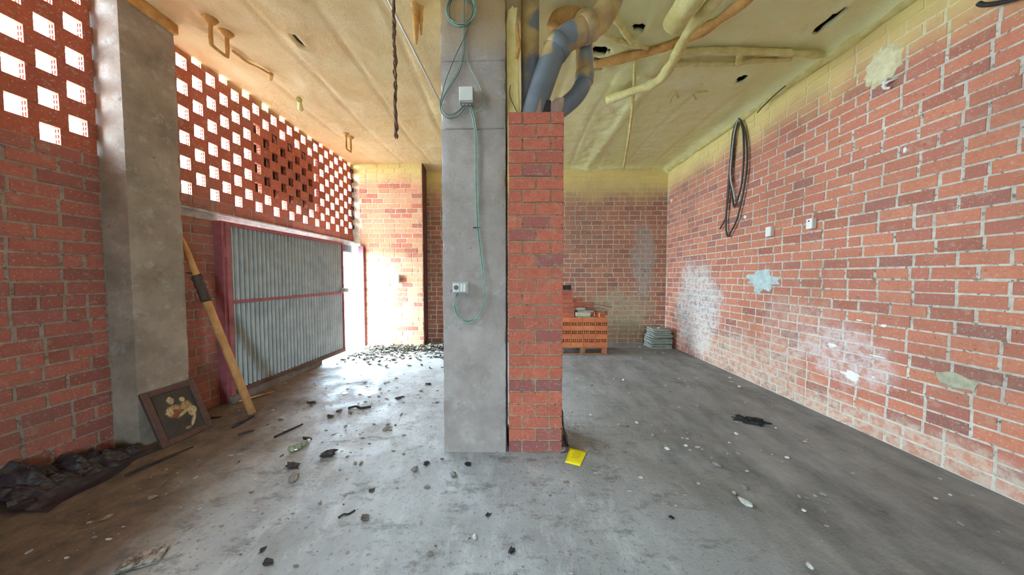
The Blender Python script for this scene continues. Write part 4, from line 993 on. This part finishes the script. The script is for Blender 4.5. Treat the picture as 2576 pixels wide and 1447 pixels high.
rocks = [
 (1875, 1269, 20, M_STONE, 'largest white chunk of rubble on the right floor', 1.7), (1677, 1131, 12, M_STONE, 'white angular stone midway between yellow leaflet and black rag', 1.4),
 (1725, 1123, 9, M_STONE, 'small pale pebble right of the white angular stone', 1.2), (1803, 1172, 14, M_STONEG, 'flat tan stone between the white stone and large chunk', 1.6),
 (1612, 1203, 10, M_STONE, 'pale pebble on the floor below the yellow leaflet', 1.5), (1872, 1229, 14, M_STONEG, 'grey stone just behind the largest white chunk', 1.7),
 (1847, 1243, 9, M_STONE, 'pale pebble left of the largest white chunk', 1.3), (2022, 1287, 9, M_STONE, 'white pebble on the floor right of the largest chunk', 1.4),
 (2071, 1246, 11, M_STONEG, 'rounded tan pebble towards the right wall', 1.4), (2011, 1252, 8, M_STONEG, 'small tan pebble left of the rounded one', 1.2),
 (1858, 1143, 9, M_STONEG, 'brownish pebble below the black rag', 1.2), (1852, 1093, 8, M_STONE, 'white pebble just under the black rag', 1.3),
 (1980, 1153, 9, M_STONE, 'white crumb on the floor towards right wall', 1.5), (1860, 975, 9, M_STONE, 'pale stone near the foot of right wall', 1.5),
 (1836, 952, 6, M_STONE, 'tiny pale stone at the foot of right wall', 1.3), (1752, 1022, 9, M_STONEG, 'grey flat pebble on the far floor by the right wall', 1.6),
 (1568, 957, 8, M_STONE, 'white speck of rubble on floor before the pallet', 1.2), (1485, 1045, 8, M_STONE, 'white pebble right of the casing on the pale floor', 1.3),
 (1572, 1070, 11, M_STONEG, 'dark-edged stone on the floor right of casing', 1.4), (1602, 1065, 9, M_STONE, 'light pebble next to the dark-edged stone', 1.2),
 (1642, 1096, 10, M_STONEG, 'reddish-grey pebble above the white angular stone', 1.4), (1525, 1128, 9, M_STONEG, 'grey pebble right of the yellow leaflet', 1.2),
 (1500, 1139, 16, M_STONEG, 'crumbled grey lump beside the yellow leaflet', 1.5), (1580, 1143, 9, M_STONEG, 'rounded grey pebble further right of the leaflet', 1.2),
 (2037, 1428, 12, M_STONE, 'white pebble at the bottom edge of the right floor', 1.5), (1485, 1365, 10, M_STONEG, 'grey pebble alone on the foreground floor', 1.3),
 (1754, 1280, 8, M_STONEG, 'small dark grey pebble in the right foreground', 1.2), (1690, 1305, 12, M_STONED, 'black crumb in the right foreground', 1.2),
 (1194, 1353, 13, M_STONE, 'white chip in the central foreground', 1.6), (1079, 968, 12, M_STONED, 'dark lump beside white chip left of the pillar', 1.4),
 (1058, 983, 12, M_STONE, 'white chip left of the pillar near the litter', 1.3), (1004, 1003, 15, M_STONED, 'dark flat clod left of the pillar', 1.6),
 (832, 1051, 17, M_STONED, 'dark cubic clod in the blue-lit floor', 1.1), (828, 1145, 28, M_STONED, 'large dark purplish clod left of the pillar', 1.4),
 (971, 1081, 16, M_STONEG, 'crumpled pale lump amid the blue-lit floor', 1.7), (854, 1036, 14, M_STONED, 'small dark clod beside the dark cubic one', 1.6),
 (676, 1417, 16, M_STONED, 'dark chip at the bottom edge of floor', 1.6), (659, 1387, 10, M_STONED, 'small dark chip just above the bottom-edge one', 1.5),
 (1073, 1168, 18, M_STONED, 'upright dark crumb left of the pillar base', 1.0), (1177, 1170, 15, M_STONED, 'dark crumb at the pillar foot', 1.2),
 (1140, 1197, 20, M_STONEG, 'grey crumb cluster before the pillar foot', 1.3), (739, 1205, 22, M_STONEG, 'flat grey clod in the left middle floor', 1.8),
 (737, 1176, 20, M_STONED, 'dark flat clod above the grey one on left', 1.9), (1043, 1184, 16, M_STONEG, 'flat greyish clod left of the upright crumb', 1.7),
 (785, 1016, 15, M_STONED, 'dark clod with pale edge near the gate', 1.4), (1287, 1388, 14, M_STONED, 'dark crumb at bottom centre of the floor', 1.5),
 (772, 1107, 16, M_STONED, 'flat dark clod above the crushed bottle', 1.8), (1227, 1297, 12, M_STONED, 'dark chip in the foreground before the pillar', 1.5),
 (893, 1167, 10, M_STONEG, 'small grey pebble right of the purplish clod', 1.4), (1416, 1135, 22, M_STONEG, 'brown stone holding the yellow leaflet against the casing', 1.1),
]
for x, y, px, mt, lab, el in rocks: rock(x, y, px, mt, lab, el=el)
# individual odds and ends
p = on(868, 990, Z=0); o = MB().cyl((0, 0, 0), (0, 0, 1), 0.035, 0.006, 20).build('white_disc', M_WHITE, bevel=0.002); o.location = (p.x, p.y, 0); tag(o, 'small white disc on the blue-lit floor', 'disc')
p = on(871, 1296, Z=0)
o = MB().tube(smooth_path([(-0.045, -0.01, 0.004), (-0.015, 0, 0.010), (0.012, -0.004, 0.006), (0.05, 0.016, 0.004)]), [0.006] * 19, 6).build('dark_strip', M_STONED, smooth=True); o.location = p; o.rotation_euler = (0, 0, 0.4); tag(o, 'dark twisted strip lying in the foreground', 'strip')
p = on(906, 1027, Z=0)
o = MB().tube(smooth_path([(-0.13, -0.02, 0.01), (-0.05, 0.0, 0.02), (0.02, -0.02, 0.012), (0.12, 0.02, 0.01)]), [0.014] * 19, 6).build('dark_twig', M_STONED, smooth=True); o.location = p; tag(o, 'dark crooked twig on the blue-lit floor', 'twig')
a, b_ = on(315, 1196, Z=0.012), on(486, 1124, Z=0.012)
o = MB().tube([a + (b_ - a) * k / 6 + Vector((0, 0, 0.003 * (k % 2))) for k in range(7)], [0.011, 0.010, 0.009, 0.009, 0.008, 0.007, 0.005], 7).build('thin_stick', M_STONED, smooth=True); tag(o, 'thin dark stick lying in front of the framed picture', 'stick')
for k, (a, b_, lab) in enumerate((((600, 1010), (690, 985), 'pale split lath lying at the foot of the gate'), ((520, 1055), (556, 1048), 'short grey stick on the floor left of pole foot'), ((585, 1075), (640, 1046), 'dark flat splinter at the pole foot'), ((690, 1100), (762, 1067), 'thin dark twig in the shaded floor near the gate'), ((600, 1094), (640, 1082), 'short crooked twig in the shaded left floor'))):
    A, B = on(*a, Z=0.012), on(*b_, Z=0.012)
    o = MB().tube([A, (A * 2 + B) / 3 + Vector((0.01, 0, 0.006)), (A + B * 2) / 3, B], [0.012, 0.012, 0.010, 0.007], 6).build('floor_stick', M_POLE if k == 0 else M_STONED, smooth=True); tag(o, lab, 'stick')

def cloth(name, w, d, hgt, mat, seed, nx=26, ny=16, fold=7.0, edge=0.3, flat=False):
    """crumpled sheet resting on the floor"""
    vs = []; fs = []
    for j in range(ny + 1):
        for i in range(nx + 1):
            u, v = i / nx - 0.5, j / ny - 0.5
            r = max(abs(u), abs(v)) * 2; a = math.atan2(v, u)
            k = 1 + edge * N3(math.cos(a) * 2 + seed, math.sin(a) * 2, 0)
            x, y = u * w * k, v * d * k
            z = abs(N3(x * fold + seed, y * fold, 1)) * hgt * 1.5 + max(0, N3(x * fold * 2.4, y * fold * 2.4, seed)) * hgt * 0.7
            z *= max(0.05, 1 - r ** 3)
            vs.append((x, y, z + 0.003))
    for j in range(ny):
        for i in range(nx):
            q = j * (nx + 1) + i; fs.append((q, q + 1, q + nx + 2, q + nx + 1))
    o = MB().add(vs, fs).build(name, mat, smooth=True)
    m = o.modifiers.new('thick', 'SOLIDIFY'); m.thickness = 0.002; m.offset = 1
    return o
p = on(1882, 1058, Z=0); o = cloth('black_rag', 0.30, 0.20, 0.05, M_RAG, 3, edge=0.9); o.location = p; o.rotation_euler = (0, 0, -0.55); tag(o, 'crumpled black rag on the right side of the floor', 'rag')
# black plastic sheet heaped against the left wall
vs = []; fs = []; NXs, NYs = 60, 36
for j in range(NYs + 1):
    for i in range(NXs + 1):
        u, v = i / NXs, j / NYs
        y = 1.80 + 0.66 * u + 0.05 * N3(u * 4, v * 4, 2)
        x = XL + 0.022 + v * (0.52 + 0.12 * N3(u * 3, 1, 1) - 0.12 * u)
        peak = max(0, 0.20 - abs(u - 0.24) * 0.75) + max(0, 0.10 - abs(u - 0.62) * 0.4) + 0.05 * (1 - u)
        z = peak * (1 - v) ** 1.6 + (abs(N3(x * 6, y * 9, 3)) * 0.12 + abs(N3(x * 14, y * 17, 6)) * 0.09 + abs(N3(x * 30, y * 30, 9)) * 0.03) * math.sin(PI * min(1, v + 0.15)) * (0.4 + u * 0.5)
        if v > 0.96: z = 0.004
        vs.append((x, y, max(0.004, z)))
for j in range(NYs):
    for i in range(NXs):
        q = j * (NXs + 1) + i; fs.append((q, q + NXs + 1, q + NXs + 2, q + 1))
o = MB().add(vs, fs).build('plastic_sheet', M_BIN, smooth=False); m = o.modifiers.new('thick', 'SOLIDIFY'); m.thickness = 0.003; m.offset = 1
tag(o, 'crumpled black plastic sheet heaped against the left brick wall', 'plastic sheet')
# old printed leaflet bottom left
p = on(360, 1412, Z=0)
t = NT('old_print', 0.85, 0, 0.2)
ob = t.tc.outputs['Object']
c = t.cramp(t.noise(26, ob, 6, 0.7), [(0.40, srgb(86, 78, 74)), (0.56, srgb(168, 158, 146)), (0.7, srgb(198, 190, 178))])
M_PRINT = t.done(c)
nl_ = empty('old_newspaper', p, 'folded grey printed paper at the bottom left floor', 'paper')
for k in range(3):
    vs = []; fs = []
    for j in range(7):
        for i in range(9): vs.append((-0.085 + 0.17 * i / 8, -0.05 + 0.1 * j / 6, 0.004 + k * 0.006 + 0.012 * abs(N3(i * 0.5 + k * 3, j * 0.5, k)) * (1 + k * 0.4)))
    for j in range(6):
        for i in range(8): q = j * 9 + i; fs.append((q, q + 1, q + 10, q + 9))
    me = MB().add(vs, fs).mesh('paper_fold', True); me.materials.append(M_PRINT); q_ = bpy.data.objects.new('paper_fold', me); COL.objects.link(q_); q_.parent = nl_
    q_.rotation_euler = (0, 0, 0.06 * k); m = q_.modifiers.new('thick', 'SOLIDIFY'); m.thickness = 0.001
nl_.rotation_euler = (0, 0, 0.42)
# yellow leaflet by the casing
Q = [on(1421, 1163, Z=0.005), on(1459, 1173, Z=0.005), on(1476, 1136, Z=0.012), on(1434, 1127, Z=0.035)]
u_ = Q[1] - Q[0]; v_ = Q[3] - Q[0]
t = NT('yellow_leaflet', 0.6, 0, 0.3); uvx = t.sep(t.tc.outputs['Generated'])
M_YEL = simple('yellow_card', srgb(240, 214, 30), 0.6, 0, 0.04, 5)
lf = empty('yellow_leaflet', Q[0], 'bright yellow leaflet lying against the foot of the casing', 'leaflet')
vs = []; fs = []
for j in range(7):
    for i in range(7):
        a, b_ = i / 6, j / 6; P_ = Q[0] * (1 - a) * (1 - b_) + Q[1] * a * (1 - b_) + Q[2] * a * b_ + Q[3] * (1 - a) * b_
        vs.append(tuple(P_ + Vector((0, 0, 0.006 * math.sin(PI * a) * math.sin(PI * b_)))))
for j in range(6):
    for i in range(6): q = j * 7 + i; fs.append((q, q + 1, q + 8, q + 7))
o = MB().add(vs, fs).build('sheet', M_YEL, lf, True); m = o.modifiers.new('thick', 'SOLIDIFY'); m.thickness = 0.002
M_INK = simple('ochre_ink', srgb(206, 178, 22), 0.7)
for k, (a0, a1, b0) in enumerate(((0.35, 0.75, 0.72), (0.25, 0.8, 0.60), (0.3, 0.8, 0.48), (0.25, 0.7, 0.36))):
    f = lambda a, b: Q[0] * (1 - a) * (1 - b) + Q[1] * a * (1 - b) + Q[2] * a * b + Q[3] * (1 - a) * b + Vector((0, 0, 0.0055 * math.sin(PI * a) * math.sin(PI * b) + 0.0025))
    vv = [f(a0, b0), f(a1, b0), f(a1, b0 + 0.045), f(a0, b0 + 0.045)]
    MB().add([tuple(q) for q in vv], [(0, 1, 2, 3)]).build('printed_line', M_INK, lf)
# black rubber flap behind the casing corner
vs = []; fs = []
for j in range(9):
    v = j / 8; x = CX1 + 0.016 + 0.075 * v ** 2.2 * 0 + 0.05 * (1 - v) ** 2
    for k in range(5):
        y = YF + 0.10 + 0.05 * k; vs.append((x + 0.004 * k * (1 - v), y, 0.32 * v + 0.004))
for j in range(8):
    for k in range(4): q = j * 5 + k; fs.append((q, q + 5, q + 6, q + 1))
o = MB().add(vs, fs).build('rubber_flap', M_RUBBER, smooth=True); m = o.modifiers.new('thick', 'SOLIDIFY'); m.thickness = 0.012; m.offset = -1
tag(o, 'black curved rubber flap leaning on the right of the casing', 'rubber')
# crushed bottle
p = on(750, 1130, Z=0)
t = NT('bottle_plastic', 0.15, 0, 0.5); t.p.inputs['Transmission Weight'].default_value = 0.7
M_BOT = t.done(srgb(226, 232, 190))
bo = empty('crushed_bottle', p, 'crushed clear green-tinted plastic bottle on the floor', 'bottle')
P = [(-0.075, 0, 0.03), (-0.06, 0, 0.034), (-0.03, 0.010, 0.026), (0.0, -0.012, 0.030), (0.03, 0.008, 0.024), (0.06, 0, 0.028), (0.085, 0, 0.026)]
me = MB().tube(P, [0.022, 0.033, 0.020, 0.031, 0.019, 0.026, 0.013], 7).mesh('body', False); me.materials.append(M_BOT)
o = bpy.data.objects.new('body', me); COL.objects.link(o); o.parent = bo
me = MB().tube([(0.085, 0, 0.026), (0.105, 0, 0.026)], 0.015, 12).mesh('cap'); me.materials.append(M_WHITE)
o = bpy.data.objects.new('cap', me); COL.objects.link(o); o.parent = bo
bo.rotation_euler = (0, 0, 1.25)

# leaf litter blown in by the doorway
def leaf_mesh(seed):
    rnd = random.Random(seed); vs = []; fs = []; L = 1.0; cu = rnd.uniform(0.2, 0.7); cv = rnd.uniform(-0.5, 0.6)
    prof = [0.02, 0.26, 0.36, 0.30, 0.16, 0.01]
    for i, w in enumerate(prof):
        x = i / 5 - 0.5
        for s in (-1, 0, 1):
            vs.append((x * L, s * w, cu * x * x * 1.5 + (cv * w if s else 0) + 0.05 * rnd.random()))
    for i in range(5):
        for s in range(2): q = i * 3 + s; fs.append((q, q + 3, q + 4, q + 1))
    zmin = min(v[2] for v in vs)
    me = bpy.data.meshes.new('leaf'); me.from_pydata([(a, b, c_ - zmin) for a, b, c_ in vs], [], fs); me.update(); me.materials.append(M_LEAF); return me
LV = [leaf_mesh(k) for k in range(6)]
rl = random.Random(5)
def litter_spot():
    while True:
        y = 6.40 - abs(rl.gauss(0, 0.55)); x = rl.uniform(-3.3, -1.25)
        w = 1.0 if y > 5.9 else 0.75 if x < -2.2 else 0.35
        if rl.random() < w and y > 4.2: return x, y
for k in range(200):
    x, y = litter_spot(); s = rl.uniform(0.06, 0.115)
    o = bpy.data.objects.new('dry_leaf', rl.choice(LV)); COL.objects.link(o); o.location = (x, y, 0.0); o.scale = (s, s, s); o.rotation_euler = (rl.uniform(-0.1, 0.1), rl.uniform(-0.1, 0.1), rl.uniform(0, 6.28))
    zn = 0 if y > 6.05 else 1 if x < -2.5 else 2
    tag(o, ['dry curled leaf in the drift at the foot of the pier', 'dry curled leaf on the bright floor in front of the doorway', 'dry curled leaf scattered on the floor between pier and pillar'][zn], 'leaf', ['leaves at the pier foot', 'leaves before the doorway', 'leaves left of the pillar'][zn])
for k in range(46):
    x = rl.uniform(-2.7, -0.85); y = rl.uniform(1.7, 4.6); s = rl.uniform(0.03, 0.075)
    o = bpy.data.objects.new('leaf_scrap', rl.choice(LV)); COL.objects.link(o); o.location = (x, y, 0.0); o.scale = (s, s * rl.uniform(0.6, 1.2), s * 0.7); o.rotation_euler = (0, 0, rl.uniform(0, 6.28))
    zn = 0 if y > 3.3 else 1 if x < -1.8 else 2
    tag(o, ['dark leaf scrap on the far part of the blue-lit floor', 'dark leaf scrap on the floor right of the framed picture', 'dark leaf scrap on the floor left of the pillar foot'][zn], 'leaf', ['scraps on the far lit floor', 'scraps right of the picture', 'scraps left of the pillar foot'][zn])
mb = MB()
for k in range(900):
    x, y = litter_spot(); s = rl.uniform(0.04, 0.09); me = rl.choice(LV)
    mb.add([v.co for v in me.vertices], [tuple(f.vertices) for f in me.polygons], Matrix.Translation((x, min(y, 6.41), 0.03 * rl.random() * (1 if y > 5.9 else 0.2))) @ Euler((rl.uniform(-0.5, 0.5), rl.uniform(-0.5, 0.5), rl.uniform(0, 6.28))).to_matrix().to_4x4() @ Matrix.Scale(s, 4))
o = mb.build('fallen_leaves', M_LEAF); tag(o, 'fine leaf litter drifted along the foot of the pier', 'leaves', kind='stuff')
# grit and crumbs all over the floor
mb = MB(); gm = [rock_mesh(s, 0.6) for s in range(2)]
bmt = bmesh.new(); bmesh.ops.create_icosphere(bmt, subdivisions=1, radius=1.0); gv = [v.co.copy() for v in bmt.verts]; gf = [tuple(v.index for v in f.verts) for f in bmt.faces]; bmt.free()
for k in range(1500):
    if k % 3: x, y = rl.uniform(-3.4, 3.3), rl.uniform(0.9, 6.6)
    else: x, y = rl.uniform(-3.4, -0.7), rl.uniform(1.0, 6.2)
    if CX1 + 0.05 > x > PX0 - 0.05 and YF - 0.02 < y < YF + 0.6: continue
    if (x < -1.2 and y > 4.2) or (x < -2.9 and y < 3.0) or (0.7 < x < 2.0 and y > 5.6) or (x > 2.85 and y > 6.1): continue
    s = 0.003 + 0.012 * rl.random() ** 3
    mb.add(gv, gf, Matrix.Translation((x, y, s * 0.3)) @ Matrix.Diagonal((s * rl.uniform(0.8, 2.2), s * rl.uniform(0.7, 1.3), s * 0.55, 1)) @ Matrix.Rotation(rl.uniform(0, 6.28), 4, 'Z'))
o = mb.build('floor_grit', M_GRIT, smooth=False); tag(o, 'fine grit and crumbs strewn over the concrete floor', 'grit', kind='stuff')
bpy.context.view_layer.update()
